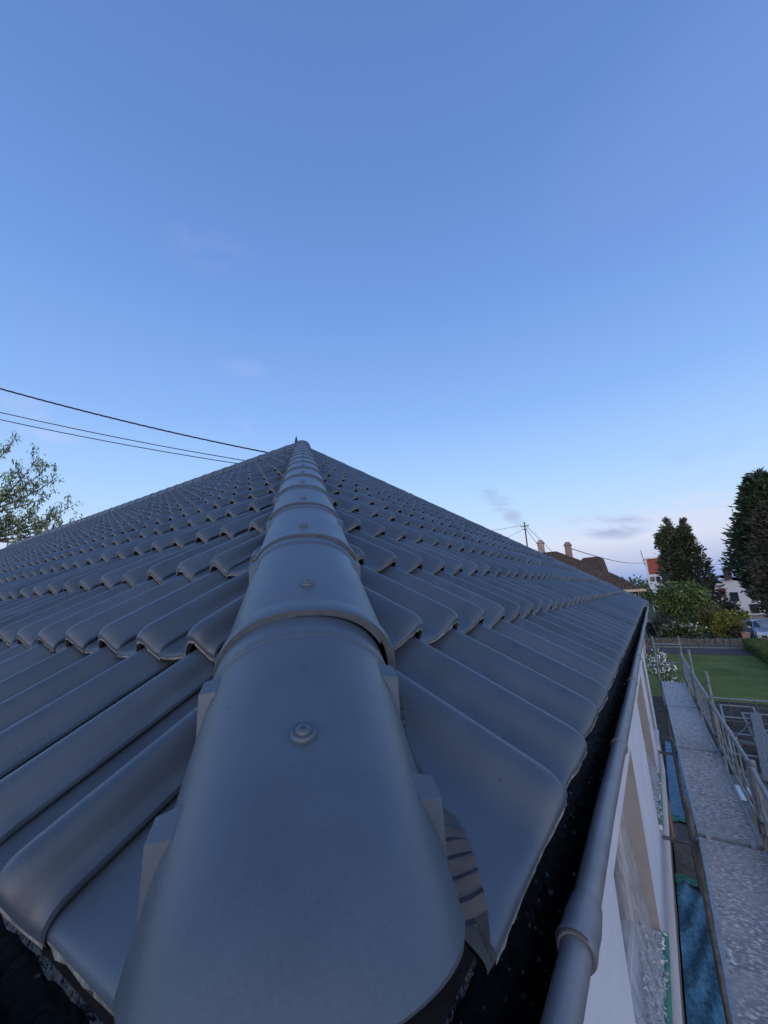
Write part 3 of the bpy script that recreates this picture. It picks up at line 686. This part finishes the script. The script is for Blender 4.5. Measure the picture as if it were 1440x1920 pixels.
for k,(xa,ya,xb,yb,z,lb) in enumerate([(15.6,-2.0,10.6,-1.42,-3.32,'long grey plank on top of the stacked frames'),(15.0,-2.35,11.5,-2.1,-3.6,'grey plank beside the frames, half covered'),(14.1,-1.3,13.4,-3.1,-3.68,'short plank lying crosswise under the frames'),(12.0,-1.1,11.9,-3.2,-3.72,'pale crosswise plank nearest the grey crate')]):
    d=Vector((xb-xa,yb-ya,0)); L=d.length; d/=L; n_=Vector((-d.y,d.x,0)); c_=((xa+xb)/2,(ya+yb)/2,z)
    mb=MB(); mb.obox(c_,d*L/2,n_*.11,(0,0,.022)); tag(mb.build('plank',mat('grey_timber_%d'%k,(.14,.135,.13),(.24,.235,.225),6,.8,.2,.4,30,stretch=(1,6,1)),smooth=False),lb,'plank',group='planks stored with the frames')
t_=thing('tool_crate','dark grey crate with a light blue lid under the stacked frames','crate',(10.0,-1.0,GZ))
mb=MB(); mb.box(9.3,10.9,-1.55,-.82,GZ+.02,-3.42); child(mb,'body',mat('grey_crate',(.10,.105,.11),(.15,.155,.16),6,.6,.3),t_,smooth=False)
mb=MB(); mb.box(9.75,10.3,-1.25,-.84,-3.418,-3.38); child(mb,'lid',mat('light_blue_board',(.42,.52,.62),(.5,.58,.66),6,.4,.4),t_,smooth=False)
t_=MB(); t_.box(10.9,12.0,-2.6,-1.2,GZ+.02,-3.75); tag(t_.build('steel_bin',mat('dark_bin',(.05,.055,.06),(.09,.095,.1),5,.5,.4),smooth=False),'low dark steel bin between the crate and the planks','bin')
mb=MB(); rows=[]
for k in range(14):
    f=k/13; rows.append([(14.1+.03*math.sin(k*1.1),-1.16-.02*k+s_*.05,-3.30-.04*k-.02*abs(s_)) for s_ in (-1,0,1)])
P_=np.array(rows)
for k in range(13): mb.grid(P_[k:k+2],k%2)
tag(mb.build('barrier_tape',[mat('tape_red',(.55,.03,.03)),mat('tape_white',(.75,.75,.75))]),'red and white barrier tape knotted to the stacked frames','tape')
# ------------------------------------------------------------------ foliage helpers
def leafmat(name,c1,c2,sc_=1.2,rough=.6):
    m=mat(name,c1,c2,sc_,rough,.25,vary=True,contrast=(.35,.62)); return m
def leaves(cent,size,n,mb,outward=None,aspect=.5,droop=0,spread=.5,tone=(.65,1.35)):
    """clumps of small leaf faces round the given centres"""
    V=[];Fs=[];T=[]
    cent=np.asarray(cent,float); k=len(cent)
    idx=np.repeat(np.arange(k),n); m=len(idx)
    pos=cent[idx]+RNG.normal(0,spread,(m,3))*np.array([1,1,.8])
    d=RNG.normal(0,1,(m,3))
    if outward is not None: d=d*.6+outward[idx]*1.1
    d[:,2]-=droop
    d/=np.linalg.norm(d,axis=1)[:,None]+1e-9
    a=np.cross(d,RNG.normal(0,1,(m,3))); a/=np.linalg.norm(a,axis=1)[:,None]+1e-9
    s=size*RNG.uniform(.6,1.4,m)[:,None]
    p0=pos; p1=pos+d*s*.5+a*s*aspect*.5; p2=pos+d*s; p3=pos+d*s*.5-a*s*aspect*.5
    vs=np.stack([p0,p1,p2,p3],axis=1).reshape(-1,3)
    base=mb.n; mb.v.append(vs); mb.n+=len(vs)
    for q in range(m): mb.f.append((base+4*q,base+4*q+1,base+4*q+2,base+4*q+3)); mb.m.append(0)
    ct=RNG.uniform(tone[0],tone[1],k)[idx]*RNG.uniform(.85,1.15,m)
    mb.t.append(np.repeat(ct,4))
def conifer(name,label,axes,profile,m,nclump,leafsize,nleaf,group=None,droop=.0,up=.5):
    """axes: list of (x,y,zbase,ztop,rmax)"""
    x,y,zb,zt,r=axes[0]; t_=thing(name,label,'tree',(x,y,GZ),group)
    tr=MB()
    for (x,y,zb,zt,r) in axes: tr.tube([(x,y,GZ),(x,y,zb+(zt-zb)*.5),(x,y,zt-.2)],[.28,.16,.03],8)
    child(tr,'trunk',BARK,t_,auto=60)
    mb=MB()
    for (x,y,zb,zt,r) in axes:
        c=[];o=[]
        for _ in range(nclump):
            f=random.random()**.8; z=zb+(zt-zb)*f; rr=r*profile(f); a=random.uniform(0,2*PI)
            q=rr*(random.random()**.35)*(1+.10*math.sin(a*3+z*1.7)+.10*math.sin(z*5.3+a*5))
            c.append((x+q*math.cos(a),y+q*math.sin(a),z)); o.append((math.cos(a),math.sin(a),up))
        leaves(c,leafsize,nleaf,mb,np.array(o),aspect=.34,spread=leafsize*.62,droop=droop)
        # ragged sprays along the outline
        c=[];o=[]
        for _ in range(nclump//6):
            f=random.random(); z=zb+(zt-zb)*f; rr=r*profile(f)*random.uniform(1.0,1.14); a=random.uniform(0,2*PI)
            c.append((x+rr*math.cos(a),y+rr*math.sin(a),z+.1)); o.append((math.cos(a)*1.5,math.sin(a)*1.5,up*1.4))
        leaves(c,leafsize*1.25,max(4,nleaf//3),mb,np.array(o)*1.6,aspect=.22,spread=leafsize*.30,droop=droop)
    if len(axes)==2:
        for (x,y,zb,zt,r) in ((52,-2.6,5.0,7.15,.40),(52.2,-3.95,4.9,7.0,.42),(52.1,-1.5,4.2,5.6,.35)):
            c=[];o=[]
            for _ in range(60):
                f=random.random(); a=random.uniform(0,2*PI); q=r*(1-f)*random.random()**.5; c.append((x+q*math.cos(a),y+q*math.sin(a),zb+(zt-zb)*f)); o.append((math.cos(a)*.5,math.sin(a)*.5,1))
            leaves(c,.34,8,mb,np.array(o),aspect=.3,spread=.12)
    child(mb,'crown',m,t_,smooth=False)
    return t_
CON=leafmat('conifer_green',(.055,.066,.034),(.12,.125,.07),.8)
CON2=leafmat('dark_conifer_green',(.034,.058,.032),(.075,.105,.055),.8)
CONB=leafmat('brownish_conifer',(.055,.055,.038),(.095,.09,.06),.7)
pc=lambda f: min(1,1.22*(1-f)**.85+.03)*(.75+.25*min(1,f*5))
conifer('conifer_tree','dark green conifer with two pointed tops between red brick tower and white house',[(52,-2.45,-3.2,6.2,1.7),(52.2,-3.75,-3.4,6.1,2.1)],pc,CON,600,.40,12)
conifer('conifer_tree','tall dark green conifer at the right edge, its ragged left side against the sky',[(47,-9.6,-1.5,9.3,3.4)],lambda f: min(1,1.22*(1-f)**.72)*(.45+.55*min(1,f*3.2))*(1+.07*math.sin(f*26)),CON2,1900,.45,14)
conifer('conifer_tree','brownish conifer overlapping the tall dark one at the right edge',[(43,-9.0,-3.2,6.2,2.1)],lambda f: min(1,1.2*(1-f)**.5)*(.6+.4*min(1,f*4)),CONB,1100,.34,14)
def bush(name,label,cat,c,r,m,nclump,size,nleaf,flowers=None,group=None,trunk=None,top=.6,droop=0):
    t_=thing(name,label,cat,(c[0],c[1],GZ),group)
    tr=MB(); tk=trunk or BARK
    for k in range(4 if trunk is None else 3):
        a=k*1.7+.4; e=(c[0]+r[0]*.35*math.cos(a),c[1]+r[1]*.45*math.sin(a),c[2]+r[2]*.2)
        tr.tube([(c[0]+.1*math.cos(a),c[1]+.25*math.sin(a),GZ),((c[0]+e[0])/2,(c[1]+e[1])/2+.05,(GZ+e[2])/2),e],[.05,.035,.01] if trunk is None else [.09,.07,.02],6)
    child(tr,'stem' if trunk is None else 'trunk',tk,t_,auto=60)
    mb=MB(); cc=[];oo=[]
    lobes=[(random.uniform(-.55,.55)*r[0],random.uniform(-.6,.6)*r[1],random.uniform(-.35,.5)*r[2],random.uniform(.45,.75)) for _ in range(7)]
    for _ in range(nclump):
        lx,ly,lz,ls=random.choice(lobes); d=Vector((random.gauss(0,1),random.gauss(0,1),random.gauss(0,1))).normalized(); q=random.random()**.4*ls
        p=(c[0]+lx+d.x*q*r[0]*.9,c[1]+ly+d.y*q*r[1]*.9,max(GZ+.1,c[2]+lz+d.z*q*r[2]*.9)); cc.append(p); oo.append(tuple(d))
    leaves(cc,size,nleaf,mb,np.array(oo)*.6,aspect=.5,spread=size*1.0,droop=droop)
    child(mb,'crown' if cat=='tree' else 'foliage',m,t_,smooth=False)
    if flowers:
        fm,nf,fs=flowers; mb=MB(); k=[cc[i] for i in RNG.integers(0,len(cc),nf)]
        k=[np.array(p)+np.array([-.12,0,.08]) for p in k]
        leaves(k,fs,5,mb,aspect=.9,spread=fs*.9,tone=(.9,1.1)); child(mb,'blossom',fm,t_,smooth=False)
    return t_
BG=leafmat('willow_green',(.070,.110,.030),(.14,.19,.06),1.0)
BG2=leafmat('mid_green',(.048,.080,.030),(.10,.14,.05),1.0)
YG=leafmat('yellow_green',(.10,.125,.018),(.27,.26,.045),1.4)
YG2=leafmat('olive_green',(.08,.08,.028),(.16,.15,.05),1.4)
WF=mat('white_blossom',(.72,.70,.68),(.82,.80,.78),3,.7,.2,vary=True)
PF=mat('cream_blossom',(.42,.44,.34),(.6,.6,.5),3,.7,.2,vary=True)
DG=leafmat('dark_shrub',(.028,.04,.028),(.06,.072,.05),1.2)
bush('birch_tree','light green feathery tree with pale trunks, in front of the twin topped conifer','tree',(43.5,-1.55,-1.3),(2.2,2.15,2.1),BG,420,.26,30,trunk=BIRCHB,droop=.6)
bush('sapling','thin pale green sapling rising beside the brown roofed house','tree',(43,.75,-.3),(.9,.65,1.7),BG,45,.24,14,trunk=BIRCHB)
bush('flowering_shrub','low spreading shrub with creamy white flowers above the stone wall','shrub',(39.7,-1.55,-3.05),(1.1,1.35,.55),BG2,170,.15,22,(PF,170,.11))
bush('shrub','yellow green shrub left of the car above the stone wall','shrub',(40.0,-4.45,-2.7),(1.0,1.0,1.0),YG,170,.17,24)
bush('shrub','olive shrub with brownish tips between two lighter shrubs','shrub',(40.9,-3.55,-2.35),(1.0,.95,.95),YG2,150,.17,24)
bush('shrub','dark green shrub at the foot of the pale trunked tree','shrub',(41.2,-.1,-3.1),(1.0,1.1,.9),DG,150,.2,22)
bush('shrub','mid green shrub behind the creamy flowered one','shrub',(41.4,-2.5,-2.7),(.9,1.2,1.1),BG2,160,.19,22)
bush('shrub','dark shrub with reddish brown leaves right beside the pink pillar','shrub',(39.6,-4.75,-3.25),(.6,.45,.6),leafmat('brownish_shrub',(.05,.035,.022),(.08,.07,.04)),80,.14,20)
bush('apple_tree','small tree covered in white blossom beyond the scaffold deck end','tree',(20.5,-.12,-2.95),(1.0,.62,.85),BG2,70,.085,16,(WF,62,.085))
bush('small_tree','small dark round tree in front of the white house','tree',(61,-7.2,-2.55),(.8,.75,.85),leafmat('grey_green',(.035,.042,.035),(.07,.075,.06)),90,.22,18)
# hedge
hd_=thing('hedge','long clipped green hedge running along the right side of the lawn','hedge',(30,-5.2,GZ))
mb=MB(); mb.box(22.2,36.4,-5.95,-4.75,GZ,-3.54); child(mb,'core',mat('hedge_core',(.014,.028,.009),(.03,.05,.016),3,.9,.1),hd_,smooth=False)
c=[];o=[]
for _ in range(2600):
    x=random.uniform(22.1,36.5)
    if random.random()<.5: c.append((x,random.uniform(-6.0,-4.7),-3.52+random.gauss(0,.02))); o.append((0,0,1))
    else: c.append((x,-4.72+random.gauss(0,.02),random.uniform(GZ+.05,-3.52))); o.append((0,1,.3))
mb=MB(); leaves(c,.07,12,mb,np.array(o),spread=.07); child(mb,'foliage',leafmat('hedge_green',(.060,.095,.026),(.10,.145,.045),1.6),hd_,smooth=False)
# low stone wall below the shrubs, brick pillar and pale wall by the car
mb=MB()
xx=3.0
while xx>-4.9:
    L=random.uniform(.25,.5); h=random.uniform(.22,.27); mb.box(37.8+random.uniform(-.02,.02),38.1,xx-L+.015,xx,GZ+.001,GZ+h); mb.box(37.82+random.uniform(-.02,.02),38.1,xx-L+.015,xx-.01,GZ+h+.01,GZ+.48+random.uniform(-.02,.03)); xx-=L
tag(mb.build('stone_wall',mat('rough_stone',(.09,.085,.075),(.20,.19,.17),5,.9,.2,.6,20),smooth=False),'low rough stone wall under the shrubs beyond the lawn','wall')
mb=MB(); mb.box(39.2,39.65,-5.45,-5.0,GZ,-3.35); mb.box(39.15,39.7,-5.5,-4.95,-3.348,-3.27); tag(mb.build('brick_pillar',PINKB,smooth=False),'pinkish brick gate pillar between shrubs and parked car','pillar')
mb=MB(); mb.box(37.0,37.2,-10,-6.2,GZ,-3.75); tag(mb.build('garden_wall',mat('cream_wall',(.5,.42,.33),(.56,.48,.38),3,.8,.2),smooth=False),'low cream wall in front of the parked car','wall')
# ------------------------------------------------------------------ car, front towards the viewer
def car(x,y):
    t_=thing('parked_car','silver blue hatchback parked facing the viewer at the right edge','car',(x,y,GZ))
    PA=mat('silver_blue_paint',(.36,.44,.56),(.38,.46,.58),3,.22,.6,metal=.35)
    W=.88
    st=[(0,.28,.62,.80),(.08,.22,.74,.86),(.5,.2,.86,.9),(1.05,.2,.97,.9),(1.9,.2,1.02,.9),(3.0,.2,1.02,.9),(3.8,.24,.98,.88),(4.1,.34,.86,.82)]
    P=[]
    for dx,z0,z1,ww in st:
        row=[(dx,-ww*.9,z0),(dx,-ww,z0+.15),(dx,-ww,(z0+z1)/2),(dx,-ww*.95,z1-.06),(dx,-ww*.84,z1),(dx,0,z1+.035),(dx,ww*.84,z1),(dx,ww*.95,z1-.06),(dx,ww,(z0+z1)/2),(dx,ww,z0+.15),(dx,ww*.9,z0)]
        P.append(row)
    mb=MB(); P=np.array(P)+np.array([x,y,GZ]); mb.grid(P,0); mb.add(P[0],[tuple(range(11))],0); mb.add(P[-1],[tuple(range(10,-1,-1))],0)
    child(mb,'body',PA,t_,auto=40)
    mb=MB(); Q=[]
    for dx,ww,z in ((1.0,.80,.98),(1.75,.66,1.40),(2.2,.64,1.46),(3.2,.64,1.43),(3.85,.72,1.0)):
        Q.append([(dx,-.82,.98),(dx,-ww,z-.03),(dx,-ww*.9,z),(dx,0,z+.02),(dx,ww*.9,z),(dx,ww,z-.03),(dx,.82,.98)])
    mb.grid(np.array(Q)+np.array([x,y,GZ]),0); child(mb,'roof',PA,t_,auto=40)
    mb=MB(); b=np.array([x-.012,y,GZ+.012]); mb.add(np.array([(1.04,-.74,.995),(1.04,.74,.995),(1.73,.60,1.375),(1.73,-.60,1.375)])+b,[(0,3,2,1)]); child(mb,'windscreen',mat('windscreen_glass',(.03,.06,.10),(.04,.07,.11),3,.25,.25),t_,smooth=False)
    for s_ in (-1,1):
        mb=MB(); mb.add(np.array([(1.15,s_*.815,1.0),(1.85,s_*.685,1.36),(3.1,s_*.685,1.36),(3.6,s_*.80,1.0)])+np.array([x,y+.012*s_,GZ]),[(0,1,2,3) if s_>0 else (0,3,2,1)]); child(mb,'side_window',GLASS,t_,smooth=False)
        mb=MB(); mb.obox((x+.06,y+s_*.62,GZ+.66),(.10,0,.02),(0,.17,0),(0,0,.075)); child(mb,'headlight',mat('lamp_glass',(.55,.6,.66),None,rough=.1,spec=.7),t_)
        mb=MB(); mb.obox((x+1.2,y+s_*.96,GZ+1.02),(.06,0,0),(0,.09,0),(0,0,.06)); child(mb,'mirror',PA,t_)
        for dx in (.75,3.3):
            mb=MB(); mb.tube([(x+dx,y+s_*.68,GZ+.31),(x+dx,y+s_*.90,GZ+.31)],.31,20); wt=child(mb,'tyre',BLACK,t_,auto=40)
            mb=MB(); mb.tube([(x+dx-x,s_*.905,.31),(x+dx-x,s_*.915,.31)],.2,14); mb.build('rim',GALV,wt,auto=40)
    mb=MB(); mb.obox((x-.0,y,GZ+.42),(.03,0,0),(0,.55,0),(0,0,.09)); child(mb,'grille',BLACK,t_,smooth=False)
    mb=MB(); mb.obox((x-.035,y,GZ+.47),(.006,0,0),(0,.26,0),(0,0,.055)); child(mb,'number_plate',mat('plate',(.65,.65,.62)),t_,smooth=False)
    mb=MB(); mb.obox((x+.02,y,GZ+.25),(.03,0,0),(0,.7,0),(0,0,.05)); child(mb,'bumper_grille',BLACK,t_,smooth=False)
car(40.0,-6.75)
# ------------------------------------------------------------------ brown roofed neighbour house
nb=thing('house','house with brown tiled roof, two brick chimneys and cream eaves behind the roof edge','house',(35,6,GZ))
BR=mat('brown_roof_tile',(.040,.031,.028),(.15,.115,.095),16,.85,.2,.9,22,contrast=(.38,.62),bdist=.05)
mb=MB(); x0,x1,y0,y1=30,36,.55,12.4
mb.box(x0+.4,x1-.4,y0+.4,y1-.4,GZ,-.18); child(mb,'wall',mat('pinkish_plaster',(.50,.36,.31),(.56,.42,.36),3,.85,.2),nb,smooth=False)
mb=MB(); e=.16; zr=3.05; a_=4.6; P=[]
for k in range(9):
    f=k/8; yy=y0+a_*f; zz=e+(zr-e)*(f**.86); P.append([(x0+3.0*f*.08,yy,zz+.03),(x1,yy,zz+.03)])
mb.grid(np.array(P),0,flip=True)
L_=[p[0] for p in P]+[(x0+.25,y1-a_,zr+.03),(x0,y1,e)]
for k in range(len(L_)-1):
    mb.add([L_[k],L_[k+1],(x0,y0+.001*k,e+.0)],[(0,1,2)])
mb.add([(x0+.25,y0+a_,zr+.03),(x1-.25,y0+a_,zr+.03),(x0+.25,y1-a_,zr+.03),(x1-.25,y1-a_,zr+.03),(x1,y1,e),(x0,y1,e),(x1,y0,e)],[(0,2,3,1),(2,5,4,3),(6,1,3,4)])
rf=child(mb,'roof',BR,nb,auto=20)
for (px,py,zt,lb) in ((31,4.45,3.62,1),(31.3,6.35,4.02,2)):
    mb=MB(); mb.box(px-.22,px+.22,py-.2,py+.2,2.2,zt); mb.box(px-.28,px+.28,py-.26,py+.26,zt-.16,zt-.10); mb.box(px-.16,px+.16,py-.14,py+.14,zt,zt+.1); child(mb,'chimney',PINKB if lb==1 else mat('pale_chimney',(.42,.33,.28),(.5,.4,.34),8,.85,.2),nb,smooth=False)
mb=MB(); mb.add([(31.2,2.45,1.5),(31.2,2.62,2.52),(31.2,3.6,2.50),(31.2,4.3,1.9),(35,2.45,1.5),(35,2.62,2.52),(35,3.6,2.50),(35,4.3,1.9)],[(0,1,2,3),(0,4,5,1),(1,5,6,2),(2,6,7,3)]); child(mb,'dormer',BR,nb,smooth=False)
mb=MB(); mb.box(x0-.04,x0+.02,y0-.35,2.6,.02,.17); mb.box(x0+.02,x1,y0-.06,y0,.02,.17); mb.box(x0+.02,x0+.5,y0-.35,y0+.4,.02,.06); child(mb,'fascia',mat('cream_board',(.58,.44,.30),(.62,.48,.34),3,.7,.2),nb,smooth=False)
mb=MB(); mb.box(x0+.38,x0+.399,1.1,1.9,-1.6,-.5); child(mb,'window',GLASS,nb,smooth=False)
# mast with wires
ms=thing('roof_mast','slim metal mast with cross arm behind the roof hip, carrying cables','mast',(28,6.55,2.0))
mb=MB(); mb.tube([(28,6.56,GZ),(28,6.55,5.1)],.05,8); child(mb,'pole',OLDG,ms,auto=50)
mb=MB(); mb.tube([(28,6.30,4.82),(28,6.80,4.82)],.03,6); mb.tube([(28,6.40,4.6),(28,6.72,4.6)],.03,6); child(mb,'cross_arm',OLDG,ms,auto=50)
for yy in (6.30,6.80): 
    mb=MB(); mb.tube([(28,yy,4.82),(28,yy,4.95)],[.05,.03],8); child(mb,'insulator',PVC,ms,auto=50)
def cable(pts,r,label,name='cable',sag=0,n=24,group=None,tw=0):
    A=np.array(pts[0],float);B=np.array(pts[1],float); P=[]
    for k in range(n+1):
        f=k/n; p=A+(B-A)*f; p[2]-=sag*4*f*(1-f); P.append(p)
    mb=MB()
    if tw:
        for ph in range(3):
            mb.tube([p+tw*np.array([math.cos(k*.55+ph*2.1)*.6,math.cos(k*.55+ph*2.1)*.6,math.sin(k*.55+ph*2.1)]) for k,p in enumerate(P)],r,6)
    else: mb.tube(P,r,6)
    return tag(mb.build(name,BLACK,auto=80),label,'cable',group)
ca=np.array(CAM)
cable([ca+11.5*np.array([.1435,.9065,.3985]),ca+9.4*np.array([.603,.712,.3565])],.0085,'thick twisted black cable, topmost of the three crossing the left sky',sag=.07,n=120,tw=.010)
cable([ca+11.5*np.array([.152,.922,.3605]),ca+9.4*np.array([.565,.751,.336])],.009,'thin black cable in the middle of the three on the left',sag=.05)
cable([ca+11.5*np.array([.154,.926,.3485]),ca+9.4*np.array([.557,.760,.328])],.009,'thin black cable, lowest of the three on the left',sag=.05)
cable([(28,6.80,4.93),(26.5,10.5,4.75)],.011,'thin cable running left from the top of the roof mast',sag=.12)
cable([(28,6.72,4.6),(26.5,9.5,3.6)],.011,'thin cable sloping down left from the lower arm of the roof mast',sag=.15)
cable([(28,6.5,4.9),(29.5,5.2,2.9)],.014,'stay wire from the mast top down to the chimney',sag=.0)
cable([(28,6.5,4.6),(29.2,5.6,2.7)],.014,'stay wire from the mast arm down to the roof',sag=.0)
cable([(31,4.4,3.3),(85,.3,4.45)],.03,'long thin wire from the brown roofed house to the red brick tower',sag=.5)
cable([(85,-2.0,4.1),(90,-18,3.2)],.03,'distant wire from the red brick tower towards the tall conifer',sag=.3)
# ------------------------------------------------------------------ red brick tower
rt=thing('brick_tower','red brick block with white frame and aerial beside the twin topped conifer','tower',(87,-1,GZ))
mb=MB(); mb.box(85,90,-2.6,.15,2.35,5.0); child(mb,'brick_face',RED,rt,smooth=False)
mb=MB(); mb.box(84.9,90.1,-.02,.30,2.0,5.1); mb.box(84.9,90.1,-2.8,-2.55,2.0,5.1); mb.box(84.8,90.2,-2.85,.45,5.02,5.25); mb.box(84.95,90,-2.7,.3,GZ,2.3); child(mb,'frame',PVC,rt,smooth=False)
mb=MB(); mb.tube([(84.9,.35,4.2),(84.9,.58,6.7)],.05,6); mb.tube([(84.9,.2,3.9),(84.9,.6,4.3)],.04,6); mb.tube([(84.9,.4,5.9),(84.9,.75,5.95)],.03,6); child(mb,'aerial',OLDG,rt)
for k in range(3):
    mb=MB(); mb.box(84.88,84.94,-2.4+.85*k,-1.75+.85*k,1.1,1.9); child(mb,'window',GLASS,rt,smooth=False)
# ------------------------------------------------------------------ white house across the street
wh=thing('house','white house with dark roof and red brown shutters across the street','house',(70,-10,GZ))
mb=MB(); mb.box(66.5,76,-14,-6.2,GZ,-.55); mb.add([(66.5,-14,-.55),(66.5,-6.2,-.55),(66.5,-7.6,.75),(76,-14,-.55),(76,-6.2,-.55),(76,-7.6,.75)],[(0,2,1),(3,4,5)]); child(mb,'wall',mat('white_facade',(.62,.61,.60),(.68,.67,.66),2,.8,.2),wh,smooth=False)
mb=MB(); mb.add([(66.1,-5.8,-.45),(76.4,-5.8,-.45),(76.4,-7.7,1.25),(66.1,-7.7,1.25),(66.1,-14.4,-.75),(76.4,-14.4,-.75)],[(0,1,2,3),(3,2,5,4)]); mb.box(66.0,66.3,-8.7,-7.9,.6,1.9)
child(mb,'roof',mat('dark_house_roof',(.05,.04,.042),(.09,.075,.075),3,.8,.2),wh,smooth=False)
for (yy,zz,m_,nm) in ((-7.35,-.95,mat('red_brown',(.13,.035,.04),(.17,.05,.05),3,.7,.2),'shutter'),(-8.5,-1.5,GLASS,'window'),(-10.1,-3.0,GLASS,'window'),(-11.5,-3.1,mat('dark_door',(.03,.03,.04)),'door')):
    mb=MB(); mb.box(66.42,66.48,yy-.4,yy+.4,zz-.55,zz+.55); child(mb,nm,m_,wh,smooth=False)
mb=MB(); mb.tube([(70,-6.9,.9),(70,-6.95,2.9)],.05,6); mb.tube([(70,-6.4,2.3),(70,-7.5,2.3)],.035,6); mb.tube([(70,-6.6,2.6),(70,-7.3,2.6)],.035,6); child(mb,'aerial',OLDG,wh)
t_=thing('rubbish_bin','black wheeled bin standing in front of the white house','bin',(62,-8.3,GZ))
mb=MB(); mb.box(61.7,62.3,-8.75,-7.95,GZ+.05,GZ+.95); child(mb,'body',BLACK,t_,smooth=False); mb=MB(); mb.box(61.65,62.35,-8.8,-7.9,GZ+.952,GZ+1.03); child(mb,'lid',BLACK,t_,smooth=False)
t_=MB(); t_.box(63.2,63.5,-14,-5.6,GZ,GZ+.55); tag(t_.build('garden_wall',PAVE,smooth=False),'low grey wall in front of the white house across the street','wall')
# far tree line closes the horizon
TL=leafmat('far_tree_green',(.03,.045,.03),(.05,.07,.04),.2)
mb=MB(); c=[]
for _ in range(2600):
    a=random.uniform(-.6,1.75); d=random.uniform(150,175); c.append((d*math.cos(a),d*math.sin(a),GZ+random.random()**1.3*(4.2+1.3*math.sin(a*23)+.8*math.sin(a*61))))
leaves(c,1.6,8,mb,spread=1.3); tag(mb.build('distant_woods',TL,smooth=False),'distant line of trees on the horizon','woods',kind='stuff')
# ------------------------------------------------------------------ leafy tree beyond the left end of the ridge
t_=thing('leafy_tree','airy tree with drooping leaves beyond the left end of the ridge','tree',(3.2,28,GZ))
tr=MB(); base=np.array([3.2,28,4.2]); tr.tube([(3.0,28.2,GZ),(3.1,28.1,0),tuple(base)],[.32,.26,.18],10)
tips=[((5.75,27,9.9),0),((4.7,27,8.9),0),((6.75,27,9.0),1),((7.35,27,8.85),1),((7.9,27,8.3),1),((8.8,27,6.75),2),((8.9,26.8,5.4),2),((6.1,27.4,7.4),1),((5.3,27.6,7.6),0),((7.2,27.5,6.3),2),((6.3,27.5,5.6),2),((4.4,27.5,6.2),0),((8.2,27.3,6.0),2),((5.2,27,5.2),2),((3.8,27.2,9.4),0),((2.9,27,8.8),0),((7.7,26.9,7.2),1),((3.2,27,7.0),0),((7.3,27.2,5.0),2),((8.3,27,4.7),2)]
lv=[];od=[]
forks=[np.array([3.9,27.8,6.4]),np.array([4.9,27.6,5.6]),np.array([5.2,27.6,4.3])]
for f in forks: tr.tube([tuple(base),tuple((base+f)/2+[.1,0,-.1]),tuple(f)],[.14,.10,.07],8)
for tip,k in tips:
    A=forks[k]; B=np.array(tip); mid=(A+B)/2+np.array([.25,0,-.45]); P=[(1-u)**2*A+2*u*(1-u)*mid+u*u*B for u in np.linspace(0,1,9)]
    tr.tube(P,[.06,.05,.045,.04,.032,.026,.02,.014,.007],6)
    for u in np.linspace(.35,1,18):
        p=(1-u)**2*A+2*u*(1-u)*mid+u*u*B; lv.append(p+RNG.normal(0,.10,3)); od.append((random.gauss(0,.5),random.gauss(0,.5),-.5))
    for _ in range(7):   # side twigs
        u=random.uniform(.25,.9); p=(1-u)**2*A+2*u*(1-u)*mid+u*u*B; q=p+np.array([random.uniform(-.30,.35),random.uniform(-.3,.3),random.uniform(.5,1.1)]); tr.tube([p,(p+q)/2+[0,0,-.04],q],[.014,.010,.004],5)
        for v in np.linspace(.2,1,9): lv.append(p+(q-p)*v+RNG.normal(0,.05,3)); od.append((0,0,-.6))
child(tr,'trunk',BARK,t_,auto=60)
mb=MB(); leaves(lv,.20,4,mb,np.array(od),aspect=.30,spread=.085,droop=.5,tone=(.6,1.6)); child(mb,'crown',leafmat('fresh_leaf_green',(.09,.135,.055),(.21,.25,.12),1.2),t_,smooth=False)
SC.render.engine='CYCLES'
